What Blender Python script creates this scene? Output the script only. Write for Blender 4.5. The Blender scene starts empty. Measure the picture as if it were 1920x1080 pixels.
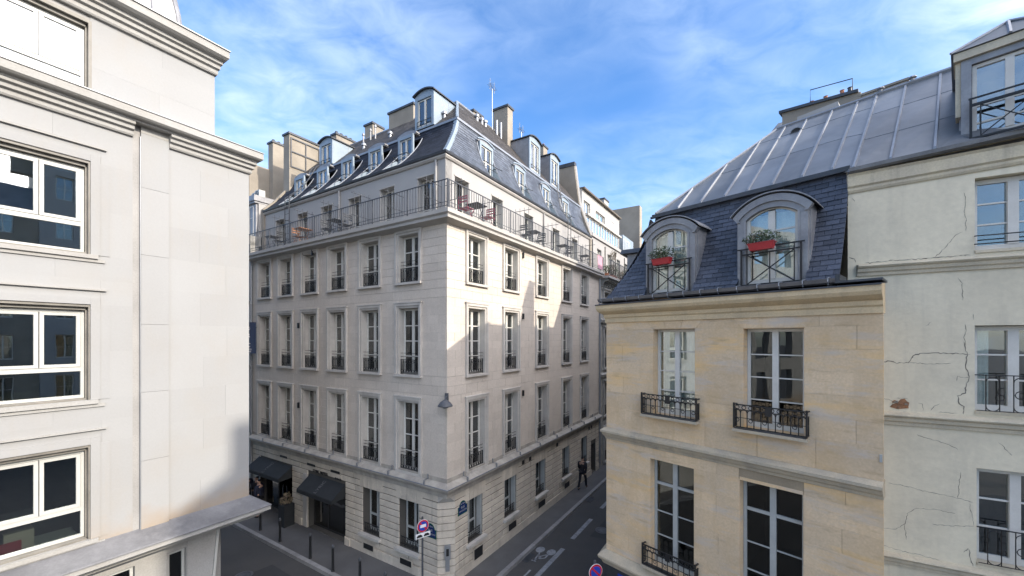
import bpy, bmesh, math, random
from mathutils import Vector, Matrix
random.seed(7)
R = math.radians
ZC = 8.3                      # eye height above the carriageway

# ------------------------------------------------------------------ camera, sky, sun, exposure
scene = bpy.context.scene
COL = scene.collection
cam_d = bpy.data.cameras.new('camera'); cam = bpy.data.objects.new('camera', cam_d); COL.objects.link(cam)
cam.location = (0, 0, ZC); cam.rotation_euler = (R(90), 0, 0)
cam_d.sensor_width = 36.0; cam_d.lens = 36.0 * 745 / 1920
cam_d.shift_y = 95 / 1920     # architectural shift: verticals stay vertical
cam_d.clip_start = 0.05; cam_d.clip_end = 3000
scene.camera = cam

SUN_AZ, SUN_EL = 119.0, 28.2  # clockwise from the view direction
world = bpy.data.worlds.new('World'); scene.world = world; world.use_nodes = True
nt = world.node_tree; nt.nodes.clear()
def N_(t, **k):
    n = nt.nodes.new(t)
    for a, b in k.items(): setattr(n, a, b)
    return n
out = N_('ShaderNodeOutputWorld'); bg = N_('ShaderNodeBackground'); bg.inputs[1].default_value = 0.15
sky = N_('ShaderNodeTexSky'); sky.sky_type = 'NISHITA'; sky.sun_disc = False
sky.sun_elevation = R(SUN_EL); sky.sun_rotation = R(SUN_AZ); sky.altitude = 0; sky.air_density = 1.0; sky.dust_density = 1.0; sky.ozone_density = 2.0
tc = N_('ShaderNodeTexCoord'); sep = N_('ShaderNodeSeparateXYZ'); nt.links.new(tc.outputs['Generated'], sep.inputs[0])
mx = N_('ShaderNodeMath', operation='MAXIMUM'); mx.inputs[1].default_value = 0.0; nt.links.new(sep.outputs[2], mx.inputs[0])
ad = N_('ShaderNodeMath', operation='ADD'); ad.inputs[1].default_value = 0.22; nt.links.new(mx.outputs[0], ad.inputs[0])
dv = N_('ShaderNodeVectorMath', operation='DIVIDE'); cb = N_('ShaderNodeCombineXYZ')
for i in range(3): nt.links.new(ad.outputs[0], cb.inputs[i])
nt.links.new(tc.outputs['Generated'], dv.inputs[0]); nt.links.new(cb.outputs[0], dv.inputs[1])
mp = N_('ShaderNodeMapping'); mp.inputs['Scale'].default_value = (1.1, 1.6, 0.0); mp.inputs['Rotation'].default_value = (0, 0, R(25)); mp.inputs['Location'].default_value = (3.1, 1.7, 0)
nt.links.new(dv.outputs[0], mp.inputs[0])
def noise(scale, detail, rough, dist=0.0, src=None):
    n = N_('ShaderNodeTexNoise'); n.inputs['Scale'].default_value = scale; n.inputs['Detail'].default_value = detail
    n.inputs['Roughness'].default_value = rough; n.inputs['Distortion'].default_value = dist
    nt.links.new((src or mp).outputs[0], n.inputs['Vector']); return n
n1 = noise(1.0, 3.0, 0.5, 0.3); n2 = noise(6.5, 7.0, 0.56, 0.5)
r1 = N_('ShaderNodeMapRange'); r1.inputs[1].default_value = 0.27; r1.inputs[2].default_value = 0.63; nt.links.new(n1.outputs[0], r1.inputs[0])
r2 = N_('ShaderNodeMapRange'); r2.inputs[1].default_value = 0.2; r2.inputs[2].default_value = 0.78; nt.links.new(n2.outputs[0], r2.inputs[0])
mu = N_('ShaderNodeMath', operation='MULTIPLY'); nt.links.new(r1.outputs[0], mu.inputs[0]); nt.links.new(r2.outputs[0], mu.inputs[1])
mu2 = N_('ShaderNodeMath', operation='MULTIPLY'); mu2.inputs[1].default_value = 0.8; nt.links.new(mu.outputs[0], mu2.inputs[0])
SKYGAIN = N_('ShaderNodeMix', data_type='RGBA', blend_type='MULTIPLY'); SKYGAIN.inputs[0].default_value = 1.0
SKYGAIN.inputs[7].default_value = (0.68, 0.70, 0.77, 1); nt.links.new(sky.outputs[0], SKYGAIN.inputs[6])
mixc = N_('ShaderNodeMix', data_type='RGBA'); nt.links.new(mu2.outputs[0], mixc.inputs[0]); nt.links.new(SKYGAIN.outputs[2], mixc.inputs[6])
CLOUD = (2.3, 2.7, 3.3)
# extra cloud brightness added around the sun, out of view, to lift shaded walls
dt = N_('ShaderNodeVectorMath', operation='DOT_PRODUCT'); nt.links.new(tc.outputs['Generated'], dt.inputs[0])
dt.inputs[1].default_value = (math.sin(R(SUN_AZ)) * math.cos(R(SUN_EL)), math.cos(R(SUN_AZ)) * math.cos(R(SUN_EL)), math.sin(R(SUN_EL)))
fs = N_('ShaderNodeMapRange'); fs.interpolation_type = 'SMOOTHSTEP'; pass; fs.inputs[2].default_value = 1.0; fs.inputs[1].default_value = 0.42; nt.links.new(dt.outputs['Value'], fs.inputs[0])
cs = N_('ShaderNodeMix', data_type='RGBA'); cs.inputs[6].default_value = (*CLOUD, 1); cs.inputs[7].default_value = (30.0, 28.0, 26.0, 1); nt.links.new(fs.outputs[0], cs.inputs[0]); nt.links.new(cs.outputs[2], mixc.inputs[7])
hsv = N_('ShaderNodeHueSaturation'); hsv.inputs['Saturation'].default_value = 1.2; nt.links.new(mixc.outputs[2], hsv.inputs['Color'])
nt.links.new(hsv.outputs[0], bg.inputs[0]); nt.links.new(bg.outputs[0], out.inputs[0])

sun_d = bpy.data.lights.new('sun', 'SUN'); sun_d.energy = 2.0; sun_d.angle = R(0.53); sun_d.color = (0.90, 0.82, 0.71)
sun = bpy.data.objects.new('sun', sun_d); COL.objects.link(sun)
_d = Vector((math.sin(R(SUN_AZ)) * math.cos(R(SUN_EL)), math.cos(R(SUN_AZ)) * math.cos(R(SUN_EL)), math.sin(R(SUN_EL))))
sun.rotation_euler = _d.to_track_quat('Z', 'Y').to_euler(); sun.location = (20, -5, 40)
vs = scene.view_settings; vs.view_transform = 'Standard'; vs.look = 'None'; vs.gamma = 1.0; vs.use_curve_mapping = False
vs.exposure = 1.58
scene.cycles.max_bounces = 6; scene.cycles.diffuse_bounces = 4; scene.cycles.glossy_bounces = 3; scene.cycles.transparent_max_bounces = 10

# ------------------------------------------------------------------ frames (vertical facade planes)
class Fr:
    def __init__(s, x, y, dx, dy, nx, ny):
        l = math.hypot(dx, dy); s.o = Vector((x, y, ZC)); s.d = Vector((dx / l, dy / l, 0))
        s.n = Vector((nx, ny, 0)); s.n = (s.n - s.n.dot(s.d) * s.d).normalized()
        ly = Vector((-s.d.y, s.d.x, 0)); s.yo = 1 if s.n.dot(ly) > 0 else -1
        s.rot = Matrix.Rotation(math.atan2(s.d.y, s.d.x), 4, 'Z')
    def pt(s, a, o=0.0, z=0.0): return s.o + s.d * a + s.n * o + Vector((0, 0, z))
    def mat(s, a=0, o=0, z=0): return Matrix.Translation(s.pt(a, o, z)) @ s.rot
    def off(s, a, o, z=0):
        f = Fr.__new__(Fr); f.o = s.pt(a, o, z); f.d = s.d; f.n = s.n; f.yo = s.yo; f.rot = s.rot; return f
UX, UY = math.sin(R(32.2)), math.cos(R(32.2))
U = Vector((UX, UY, 0)); V = Vector((-UY, UX, 0))
P0 = (-2.13, 13.0)
HR = Fr(*P0, UX, UY, UY, -UX)
HL = Fr(*P0, -UY, UX, -UX, -UY)
LB = Fr(-6.64, 10.03, -UX, -UY, UY, -UX)
LS = Fr(-6.64, 10.03, -UY, UX, UX, UY)
TN = Fr(2.376, 10.0, .661, -.750, -.75, -.661)
TS = Fr(2.376, 10.0, UX, UY, -UY, UX)
PL = Fr(6.0, 7.1, .877, -.48, -.48, -.877)
WD = Fr(0, 0, 1, 0, 0, 1)     # plain world frame: s = x, o = y

# ------------------------------------------------------------------ mesh builder in (s, out, z)
class MB:
    def __init__(self): self.v = []; self.f = []; self.sm = False
    def box(self, s0, s1, o0, o1, z0, z1):
        if s0 > s1: s0, s1 = s1, s0
        if o0 > o1: o0, o1 = o1, o0
        if z0 > z1: z0, z1 = z1, z0
        b = len(self.v)
        self.v += [(s0,o0,z0),(s1,o0,z0),(s1,o1,z0),(s0,o1,z0),(s0,o0,z1),(s1,o0,z1),(s1,o1,z1),(s0,o1,z1)]
        self.f += [(b,b+3,b+2,b+1),(b+4,b+5,b+6,b+7),(b,b+1,b+5,b+4),(b+1,b+2,b+6,b+5),(b+2,b+3,b+7,b+6),(b+3,b,b+4,b+7)]
        return self
    def hexa(self, p):          # 8 points: bottom loop 4, top loop 4
        b = len(self.v); self.v += [tuple(q) for q in p]
        self.f += [(b,b+3,b+2,b+1),(b+4,b+5,b+6,b+7),(b,b+1,b+5,b+4),(b+1,b+2,b+6,b+5),(b+2,b+3,b+7,b+6),(b+3,b,b+4,b+7)]
        return self
    def poly(self, pts):
        b = len(self.v); self.v += [tuple(q) for q in pts]; self.f.append(tuple(range(b, b + len(pts)))); return self
    def prism(self, pts, a, b, axis='s'):   # pts 2D (other two axes in order s,o,z), extruded from a to b
        def c(p, t):
            return {'s': (t, p[0], p[1]), 'o': (p[0], t, p[1]), 'z': (p[0], p[1], t)}[axis]
        i = len(self.v); n = len(pts)
        self.v += [c(p, a) for p in pts] + [c(p, b) for p in pts]
        self.f.append(tuple(range(i, i + n))[::-1]); self.f.append(tuple(range(i + n, i + 2 * n)))
        for k in range(n): self.f.append((i + k, i + (k + 1) % n, i + n + (k + 1) % n, i + n + k))
        return self
    def tube(self, pts, r, n=6, cap=True):
        pts = [Vector(p) for p in pts]; base = len(self.v); m = len(pts)
        rr = r if isinstance(r, (list, tuple)) else [r] * m
        for i, p in enumerate(pts):
            t = (pts[min(i + 1, m - 1)] - pts[max(i - 1, 0)]).normalized()
            a = Vector((0, 0, 1)) if abs(t.z) < .9 else Vector((1, 0, 0))
            x = t.cross(a).normalized(); y = t.cross(x)
            for k in range(n):
                g = 2 * math.pi * k / n; self.v.append(tuple(p + (x * math.cos(g) + y * math.sin(g)) * rr[i]))
        for i in range(m - 1):
            for k in range(n):
                a = base + i * n + k; b = base + i * n + (k + 1) % n
                self.f.append((a, b, b + n, a + n))
        if cap:
            self.f.append(tuple(base + k for k in range(n))[::-1]); self.f.append(tuple(base + (m - 1) * n + k for k in range(n)))
        return self
    def lathe(self, prof, c=(0, 0), n=16):  # prof [(r,z)]
        base = len(self.v)
        for r, z in prof:
            for k in range(n):
                g = 2 * math.pi * k / n; self.v.append((c[0] + r * math.cos(g), c[1] + r * math.sin(g), z))
        for i in range(len(prof) - 1):
            for k in range(n):
                a = base + i * n + k; b = base + i * n + (k + 1) % n
                self.f.append((a, b, b + n, a + n))
        self.f.append(tuple(base + k for k in range(n))[::-1]); self.f.append(tuple(base + (len(prof) - 1) * n + k for k in range(n)))
        return self
    def ring(self, c, R_, r, axis='o', n=12, a0=0, a1=360):
        pts = []
        for k in range(n + 1):
            g = R(a0 + (a1 - a0) * k / n); x, y = R_ * math.cos(g), R_ * math.sin(g)
            pts.append({'o': (c[0] + x, c[1], c[2] + y), 's': (c[0], c[1] + x, c[2] + y), 'z': (c[0] + x, c[1] + y, c[2])}[axis])
        return self.tube(pts, r, 4)
    def mesh(self, name, mat, yo=1, origin=(0, 0, 0), smooth=False, recalc=True):
        me = bpy.data.meshes.new(name)
        ox, oo, oz = origin
        me.from_pydata([(x - ox, (o - oo) * yo, z - oz) for x, o, z in self.v], [], self.f)
        if recalc:
            bm = bmesh.new(); bm.from_mesh(me); bmesh.ops.recalc_face_normals(bm, faces=bm.faces); bm.to_mesh(me); bm.free()
        if smooth:
            for p in me.polygons: p.use_smooth = True
        if mat: me.materials.append(mat)
        me.update(); return me
    def center(self):
        xs = [p[0] for p in self.v]; os_ = [p[1] for p in self.v]; zs = [p[2] for p in self.v]
        return ((min(xs) + max(xs)) / 2, (min(os_) + max(os_)) / 2, min(zs))

WMAT = {}
def put(name, me, parent, M):
    o = bpy.data.objects.new(name, me); COL.objects.link(o)
    WMAT[o.name] = M
    if parent is not None:
        o.parent = parent; o.matrix_basis = WMAT[parent.name].inverted() @ M
    else: o.matrix_basis = M
    return o
def part(name, mb, mat, parent, fr=WD, origin=None, smooth=False):
    og = origin or mb.center()
    me = mb.mesh(name, mat, fr.yo, og, smooth)
    return put(name, me, parent, fr.mat(*og))
def thing(name, label, cat, M, group=None):
    o = bpy.data.objects.new(name, None); COL.objects.link(o); o.empty_display_size = .3
    WMAT[o.name] = M; o.matrix_basis = M; tag(o, label, cat, group); return o
def tag(o, label=None, cat=None, group=None, kind=None):
    if label: o['label'] = label
    if cat: o['category'] = cat
    if group: o['group'] = group
    if kind: o['kind'] = kind
    return o
_BC = {}
def boxmesh(w, d, h, mat, name, bev=0.0):
    k = (round(w, 3), round(d, 3), round(h, 3), mat.name, name, bev)
    if k not in _BC:
        mb = MB()
        if bev:   # front edges chamfered: front face at o=0, back at -d
            b = bev; x = w / 2
            mb.v = [(-x,-d,0),(x,-d,0),(x,-d,h),(-x,-d,h),(-x,-b,0),(x,-b,0),(x,-b,h),(-x,-b,h),(-x+b,0,b),(x-b,0,b),(x-b,0,h-b),(-x+b,0,h-b)]
            mb.f = [(0,3,2,1),(0,1,5,4),(1,2,6,5),(2,3,7,6),(3,0,4,7),(4,5,9,8),(5,6,10,9),(6,7,11,10),(7,4,8,11),(8,9,10,11)]
        else: mb.box(-w / 2, w / 2, -d, 0, 0, h)
        _BC[k] = mb
        _BC[k] = {1: mb.mesh(name, mat, 1), -1: mb.mesh(name, mat, -1)}
    return _BC[k]
def sweep(prof, path, close=True):
    """prof [(out, z)], path [(Vector point, Vector offset-per-metre)] in world xy; returns MB in world frame"""
    mb = MB(); n = len(prof)
    for p, m in path:
        for o, z in prof:
            q = Vector((p[0], p[1], 0)) + m * o; mb.v.append((q.x, q.y, z + ZC))
    for i in range(len(path) - 1):
        for k in range(n if close else n - 1):
            a = i * n + k; b = i * n + (k + 1) % n
            mb.f.append((a, b, b + n, a + n))
    if close:
        mb.f.append(tuple(range(n))[::-1]); mb.f.append(tuple((len(path) - 1) * n + k for k in range(n)))
    return mb
def wpart(name, mb, mat, parent, smooth=False):
    return part(name, mb, mat, parent, WW, None, smooth)
WW = Fr(0, 0, 1, 0, 0, 1); WW.o = Vector((0, 0, 0))
def miter(n1, n2): return (n1 + n2) / (1 + n1.dot(n2))

# ------------------------------------------------------------------ materials
def mat_new(name):
    m = bpy.data.materials.new(name); m.use_nodes = True; t = m.node_tree
    return m, t, t.nodes['Principled BSDF']
def surf(name, c1, c2=None, band=None, rough=.85, nscale=1.2, objvar=0.0, island=0.0, bump=.15, bscale=25, streak=0.0, grain=.08, metallic=0.0, spec=.4, dirt=None, dirtc=(.1,.09,.08)):
    m, t, b = mat_new(name); L = t.links; nn = t.nodes
    geo = nn.new('ShaderNodeNewGeometry'); pos = geo.outputs['Position']
    def nz(scale, detail=4, vec=None, rough_=.55):
        n = nn.new('ShaderNodeTexNoise'); n.inputs['Scale'].default_value = scale; n.inputs['Detail'].default_value = detail; n.inputs['Roughness'].default_value = rough_
        L.new(vec or pos, n.inputs['Vector']); return n.outputs[0]
    def mr(x, a, bb, c=0., d=1.):
        n = nn.new('ShaderNodeMapRange'); L.new(x, n.inputs[0])
        for i, q in enumerate((a, bb, c, d)): n.inputs[i + 1].default_value = q
        return n.outputs[0]
    def mixc(f, a, bcol, mode='MIX'):
        n = nn.new('ShaderNodeMix'); n.data_type = 'RGBA'; n.blend_type = mode
        for sock, val in ((n.inputs[0], f), (n.inputs[6], a), (n.inputs[7], bcol)):
            if hasattr(val, 'node'): L.new(val, sock)
            else: sock.default_value = (*val, 1) if isinstance(val, tuple) else val
        return n.outputs[2]
    def val(x, y, op):
        n = nn.new('ShaderNodeMath'); n.operation = op
        for s_, v_ in ((n.inputs[0], x), (n.inputs[1], y)):
            if hasattr(v_, 'node'): L.new(v_, s_)
            else: s_.default_value = v_
        return n.outputs[0]
    c2 = c2 or tuple(x * .8 for x in c1)
    col = mixc(mr(nz(nscale, 5), .35, .65), c1, c2)
    mult = mr(nz(bscale * 1.7, 3), .3, .7, 1 - grain, 1 + grain)
    if objvar:
        oi = nn.new('ShaderNodeObjectInfo'); mult = val(mult, mr(oi.outputs['Random'], 0, 1, 1 - objvar, 1 + objvar), 'MULTIPLY')
    if island:
        mult = val(mult, mr(geo.outputs['Random Per Island'], 0, 1, 1 - island, 1 + island), 'MULTIPLY')
    hs = nn.new('ShaderNodeHueSaturation'); L.new(col, hs.inputs['Color']); L.new(mult, hs.inputs['Value']); col = hs.outputs[0]
    if streak:
        mpn = nn.new('ShaderNodeMapping'); mpn.inputs['Scale'].default_value = (5, 5, .45); L.new(pos, mpn.inputs[0])
        s1 = mr(nz(1.0, 5, mpn.outputs[0], .6), .5, .75)
        s2 = mr(nz(.5, 2), .4, .65)
        col = mixc(val(val(s1, s2, 'MULTIPLY'), streak, 'MULTIPLY'), col, dirtc)
    if band:
        mpb = nn.new('ShaderNodeMapping'); mpb.inputs['Scale'].default_value = (.8, .8, 3.6); L.new(pos, mpb.inputs[0])
        for k_, (bc, ba, lo, sc_) in enumerate(band):
            w_ = nz(sc_, 6, mpb.outputs[0], .62); col = mixc(val(mr(w_, lo, lo + .16), ba, 'MULTIPLY'), col, bc)
    if dirt:
        d1 = mr(nz(dirt[0], 7, None, .62), dirt[1], dirt[2]); col = mixc(val(d1, dirt[3], 'MULTIPLY'), col, dirtc)
    L.new(col, b.inputs['Base Color'])
    b.inputs['Roughness'].default_value = rough; b.inputs['Metallic'].default_value = metallic; b.inputs['Specular IOR Level'].default_value = spec
    if bump:
        bp = nn.new('ShaderNodeBump'); bp.inputs['Strength'].default_value = bump; bp.inputs['Distance'].default_value = .01
        L.new(nz(bscale, 6), bp.inputs['Height']); L.new(bp.outputs[0], b.inputs['Normal'])
    return m
def glass(name, tint=(.93,.97,.95), boost=1.0, wav=.012, ior=1.55):
    m, t, b = mat_new(name); L = t.links; nn = t.nodes; nn.remove(b)
    fr = nn.new('ShaderNodeFresnel'); fr.inputs[0].default_value = ior
    mu = nn.new('ShaderNodeMath'); mu.operation = 'MULTIPLY'; mu.use_clamp = True; mu.inputs[1].default_value = 1.7 * boost; L.new(fr.outputs[0], mu.inputs[0])
    tr = nn.new('ShaderNodeBsdfTransparent'); tr.inputs[0].default_value = (*tint, 1)
    gl = nn.new('ShaderNodeBsdfGlossy'); gl.inputs['Roughness'].default_value = .01; gl.inputs[0].default_value = (.95, .97, .97, 1)
    geo = nn.new('ShaderNodeNewGeometry'); n = nn.new('ShaderNodeTexNoise'); n.inputs['Scale'].default_value = 2.2; n.inputs['Detail'].default_value = 1
    L.new(geo.outputs['Position'], n.inputs['Vector'])
    bp = nn.new('ShaderNodeBump'); bp.inputs['Strength'].default_value = .35; bp.inputs['Distance'].default_value = wav; L.new(n.outputs[0], bp.inputs['Height']); L.new(bp.outputs[0], gl.inputs['Normal'])
    ms = nn.new('ShaderNodeMixShader'); L.new(mu.outputs[0], ms.inputs[0]); L.new(tr.outputs[0], ms.inputs[1]); L.new(gl.outputs[0], ms.inputs[2])
    L.new(ms.outputs[0], nn['Material Output'].inputs[0]); return m

M = {}
M['hstone'] = surf('hotel_limestone', (.585,.52,.445), (.525,.465,.395), objvar=.05, nscale=.7, bscale=14, bump=.35, streak=.25, dirt=(2.2,.52,.85,.28), dirtc=(.30,.27,.24))
M['hback'] = surf('hotel_mortar', (.38,.35,.31), bump=.1)
M['hgroove'] = surf('dark_groove', (.10,.092,.08), bump=.1)  # very dark wall backing that shows in the gaps between rusticated stones
M['hrust'] = surf('hotel_base_limestone', (.60,.535,.44), (.53,.47,.385), objvar=.08, nscale=1.4, bscale=18, bump=.4, streak=.5, dirt=(1.6,.5,.8,.5), dirtc=(.20,.18,.155))
M['htrim'] = surf('hotel_moulding_stone', (.52,.49,.44), (.44,.41,.37), nscale=2, bscale=20, streak=.5, dirtc=(.24,.22,.2))
M['hcourse'] = surf('hotel_weathered_ledge', (.42,.385,.33), (.30,.275,.24), nscale=2.5, bscale=25, bump=.3, streak=.5, dirtc=(.16,.15,.14))
M['render'] = surf('white_render', (.36,.35,.335), (.34,.33,.315), nscale=.8, bscale=30, bump=.08, streak=.12, grain=.03, dirtc=(.4,.38,.36))
M['slab'] = surf('balcony_edge_stone', (.42,.40,.37), (.37,.35,.32), nscale=1.5, streak=.3, dirtc=(.3,.28,.26))
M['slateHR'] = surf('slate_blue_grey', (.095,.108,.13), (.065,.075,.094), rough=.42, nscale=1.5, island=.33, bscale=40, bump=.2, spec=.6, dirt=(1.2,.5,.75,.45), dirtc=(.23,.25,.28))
M['slateHL'] = surf('slate_shaded_blue', (.026,.031,.044), (.018,.022,.032), rough=.8, nscale=1.5, island=.3, bscale=40, bump=.2, spec=.25)  # left wing copy of the slate, its shade put into a darker colour
M['slateTN'] = surf('slate_dark_blue', (.070,.078,.100), (.052,.059,.078), rough=.5, nscale=1.3, island=.32, bscale=40, bump=.25, spec=.5, dirt=(2.0,.58,.8,.35), dirtc=(.09,.10,.125))
M['slatebrown'] = surf('upper_roof_slate', (.075,.068,.064), (.05,.046,.043), rough=.7, nscale=2.5, island=.25, bscale=40, bump=.3)
M['zinc'] = surf('zinc_sheet', (.205,.217,.232), (.14,.15,.163), rough=.48, nscale=.9, objvar=.22, bscale=6, bump=.12, metallic=.25, streak=.35, grain=.03, dirt=(1.3,.5,.8,.4), dirtc=(.27,.27,.265))
M['zincl'] = surf('zinc_batten', (.29,.305,.33), (.24,.255,.28), rough=.45, nscale=3, bscale=12, bump=.1, metallic=.35)
M['zincp'] = surf('pale_blue_zinc', (.27,.325,.375), (.23,.28,.325), rough=.5, nscale=1.5, bscale=10, bump=.1, metallic=.15, streak=.2, dirtc=(.25,.28,.3))
M['zincd'] = surf('dormer_zinc', (.30,.30,.305), (.22,.22,.23), rough=.5, nscale=2.5, bscale=12, bump=.15, metallic=.3, streak=.5, dirtc=(.36,.37,.39))
M['lead'] = surf('dark_lead', (.075,.08,.09), (.05,.055,.06), rough=.45, nscale=3, metallic=.3)
M['gutter'] = surf('weathered_gutter', (.19,.19,.195), (.13,.132,.14), rough=.45, nscale=4, metallic=.5)
M['iron'] = surf('black_iron', (.018,.019,.021), (.012,.013,.014), rough=.45, nscale=8, bump=.05)
M['irong'] = surf('grey_painted_iron', (.085,.09,.10), (.06,.065,.072), rough=.5, nscale=8, bump=.05)
M['wframe'] = surf('painted_window_wood', (.62,.60,.55), (.57,.55,.50), rough=.5, nscale=5, bump=.04, grain=.03)
M['wframeg'] = surf('greyish_window_paint', (.42,.43,.41), (.37,.38,.365), rough=.5, nscale=5, bump=.04, grain=.03)
M['pvc'] = surf('white_lacquered_frame', (.45,.45,.42), (.42,.42,.39), rough=.35, nscale=3, bump=0, grain=.02)
M['brownalu'] = surf('bronze_reveal', (.20,.185,.16), (.15,.14,.12), rough=.5, nscale=4, bump=.05)
M['glass'] = glass('window_glass', boost=1.7, wav=.003)
M['glassN'] = glass('dull_window_glass', tint=(.6,.63,.62), boost=.75, wav=.004)
M['glassW'] = glass('reflective_window_glass', boost=2.6, wav=.0015)
M['glass2'] = glass('office_glass', tint=(.7,.76,.76), boost=3.4, wav=.0012)
M['glassD'] = glass('dark_shop_glass', tint=(.35,.37,.37), boost=1.2)
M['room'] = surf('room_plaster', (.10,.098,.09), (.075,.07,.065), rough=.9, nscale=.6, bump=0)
M['curtain'] = surf('white_voile', (.78,.79,.76), (.70,.72,.70), rough=.9, nscale=3, bump=.05)
M['voile'] = surf('grey_green_voile', (.62,.66,.63), (.52,.56,.53), rough=.9, nscale=3, bump=.05)
M['curtaing'] = surf('pale_green_curtain', (.42,.56,.53), (.36,.49,.47), rough=.9, nscale=3, bump=.05)
M['pwall'] = surf('party_wall_render', (.30,.265,.215), (.235,.205,.165), nscale=.9, bscale=20, bump=.2, streak=.5, dirt=(2.5,.5,.75,.35), dirtc=(.22,.2,.17))
M['brick'] = surf('chimney_brick', (.36,.28,.20), (.28,.215,.155), nscale=3, bscale=30, bump=.3, streak=.3)
M['terra'] = surf('terracotta_pot', (.42,.18,.10), (.3,.13,.08), nscale=6)
M['lstone'] = surf('pale_cladding_stone', (.298,.300,.296), (.284,.283,.276), objvar=.03, nscale=.5, bscale=18, bump=.12, streak=.28, grain=.02, dirt=(.9,.52,.85,.35), dirtc=(.30,.27,.225))
def foot_stain(m, z0, z1, colr):
    t = m.node_tree; L = t.links; b = t.nodes['Principled BSDF']; src = b.inputs['Base Color'].links[0].from_socket
    g = t.nodes.new('ShaderNodeNewGeometry'); sx = t.nodes.new('ShaderNodeSeparateXYZ'); L.new(g.outputs['Position'], sx.inputs[0])
    n = t.nodes.new('ShaderNodeTexNoise'); n.inputs['Scale'].default_value = 1.6; n.inputs['Detail'].default_value = 5; L.new(g.outputs['Position'], n.inputs['Vector'])
    a = t.nodes.new('ShaderNodeMath'); a.operation = 'MULTIPLY_ADD'; L.new(n.outputs[0], a.inputs[0]); a.inputs[1].default_value = -1.1; L.new(sx.outputs[2], a.inputs[2])
    mrn = t.nodes.new('ShaderNodeMapRange'); L.new(a.outputs[0], mrn.inputs[0]); mrn.inputs[1].default_value = z0; mrn.inputs[2].default_value = z1; mrn.inputs[3].default_value = .75; mrn.inputs[4].default_value = 0
    mx_ = t.nodes.new('ShaderNodeMix'); mx_.data_type = 'RGBA'; L.new(mrn.outputs[0], mx_.inputs[0]); L.new(src, mx_.inputs[6]); mx_.inputs[7].default_value = (*colr, 1); L.new(mx_.outputs[2], b.inputs['Base Color'])
foot_stain(M['lstone'], 3.72, 4.22, (.30, .225, .15))
M['ljoint'] = surf('cladding_joint', (.315,.305,.29), bump=0)
M['ltrim'] = surf('pale_cornice_stone', (.325,.32,.303), (.292,.282,.26), nscale=1.5, bscale=20, streak=.25, dirtc=(.34,.31,.27))
M['lledge'] = surf('weathered_zinc_ledge', (.185,.185,.19), (.13,.13,.135), rough=.75, nscale=1.1, bscale=14, bump=.3, spec=.25, streak=.3, dirt=(2.6,.5,.78,.5), dirtc=(.28,.28,.285))
M['stain'] = surf('ochre_stained_stone', (.62,.56,.46), (.66,.64,.59), nscale=3)
M['tstone'] = surf('golden_limestone', (.69,.515,.325), (.60,.465,.315), band=[((.78,.50,.20), .65, .53, .75), ((.54,.48,.42), .75, .52, 1.3), ((.38,.27,.16), .6, .57, 2.1)], objvar=.085, nscale=.9, bscale=16, bump=.4, streak=.5, dirt=(1.3,.48,.72,.55), dirtc=(.50,.34,.17))
M['tback'] = surf('golden_mortar', (.36,.29,.20), bump=.1)
M['ttrim'] = surf('golden_cornice_stone', (.66,.51,.31), (.56,.44,.28), nscale=2, bscale=22, bump=.35, streak=.6, dirtc=(.24,.19,.14))
M['pcorn'] = surf('pale_yellow_cornice', (.62,.54,.38), (.50,.44,.33), nscale=2, bscale=22, bump=.35, streak=.8, dirtc=(.26,.22,.17))
M['tledge'] = surf('sooty_string_course', (.40,.35,.27), (.50,.42,.30), nscale=2.5, bscale=22, bump=.4, streak=.6, dirtc=(.15,.135,.13))
M['plaster'] = surf('old_plaster', (.71,.64,.485), (.64,.575,.435), nscale=.9, bscale=9, bump=.5, streak=.5, grain=.04, dirt=(1.1,.48,.72,.42), dirtc=(.40,.365,.29))
M['ptrim'] = surf('plaster_moulding', (.58,.51,.38), (.48,.43,.33), nscale=2.5, bscale=22, bump=.4, streak=.6, dirtc=(.2,.19,.17))
M['crack'] = surf('plaster_crack', (.26,.235,.195), (.13,.115,.095), nscale=6, bump=0)
M['soot'] = surf('grey_stain', (.30,.29,.27), (.38,.37,.33), nscale=5, bump=.1)
M['rubble'] = surf('exposed_rubble', (.36,.17,.08), (.22,.12,.07), nscale=8, bump=.6, bscale=30)
M['asphalt'] = surf('asphalt', (.085,.081,.076), (.070,.067,.064), nscale=.6, bscale=60, bump=.35, grain=.2, dirt=(.8,.5,.7,.4), dirtc=(.07,.075,.08))
M['pave'] = surf('pavement_asphalt', (.12,.116,.112), (.095,.092,.09), nscale=.9, bscale=60, bump=.3, grain=.15, dirt=(1.5,.5,.75,.5), dirtc=(.13,.13,.13))
M['pavep'] = surf('newer_asphalt', (.060,.059,.058), (.05,.05,.05), nscale=.9, bscale=60, bump=.3, grain=.15)
M['kerb'] = surf('granite_kerb', (.30,.29,.28), (.24,.235,.23), objvar=.12, nscale=4, bscale=50, bump=.3)
M['paint'] = surf('worn_road_paint', (.33,.34,.35), (.24,.25,.26), nscale=3, bscale=30, bump=.1, dirt=(9,.5,.7,.6), dirtc=(.08,.085,.09))
M['awning'] = surf('black_canvas', (.022,.024,.026), (.018,.02,.021), rough=.85, nscale=3, bump=.2, bscale=60)
M['letterg'] = surf('grey_lettering', (.32,.33,.34), (.28,.29,.3), bump=0)
M['letterd'] = surf('dim_lettering', (.12,.12,.125), (.09,.09,.095), bump=0)
M['white'] = surf('white_paint', (.8,.8,.8), (.76,.76,.76), rough=.5, bump=0)
M['blacktxt'] = surf('black_lettering', (.02,.02,.02), (.02,.02,.02), bump=0)
M['navy'] = surf('navy_sign_panel', (.045,.065,.12), (.04,.055,.10), rough=.4, bump=0)
M['plaqueblue'] = surf('enamel_blue', (.02,.035,.12), (.018,.03,.10), rough=.25, bump=0)
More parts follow.
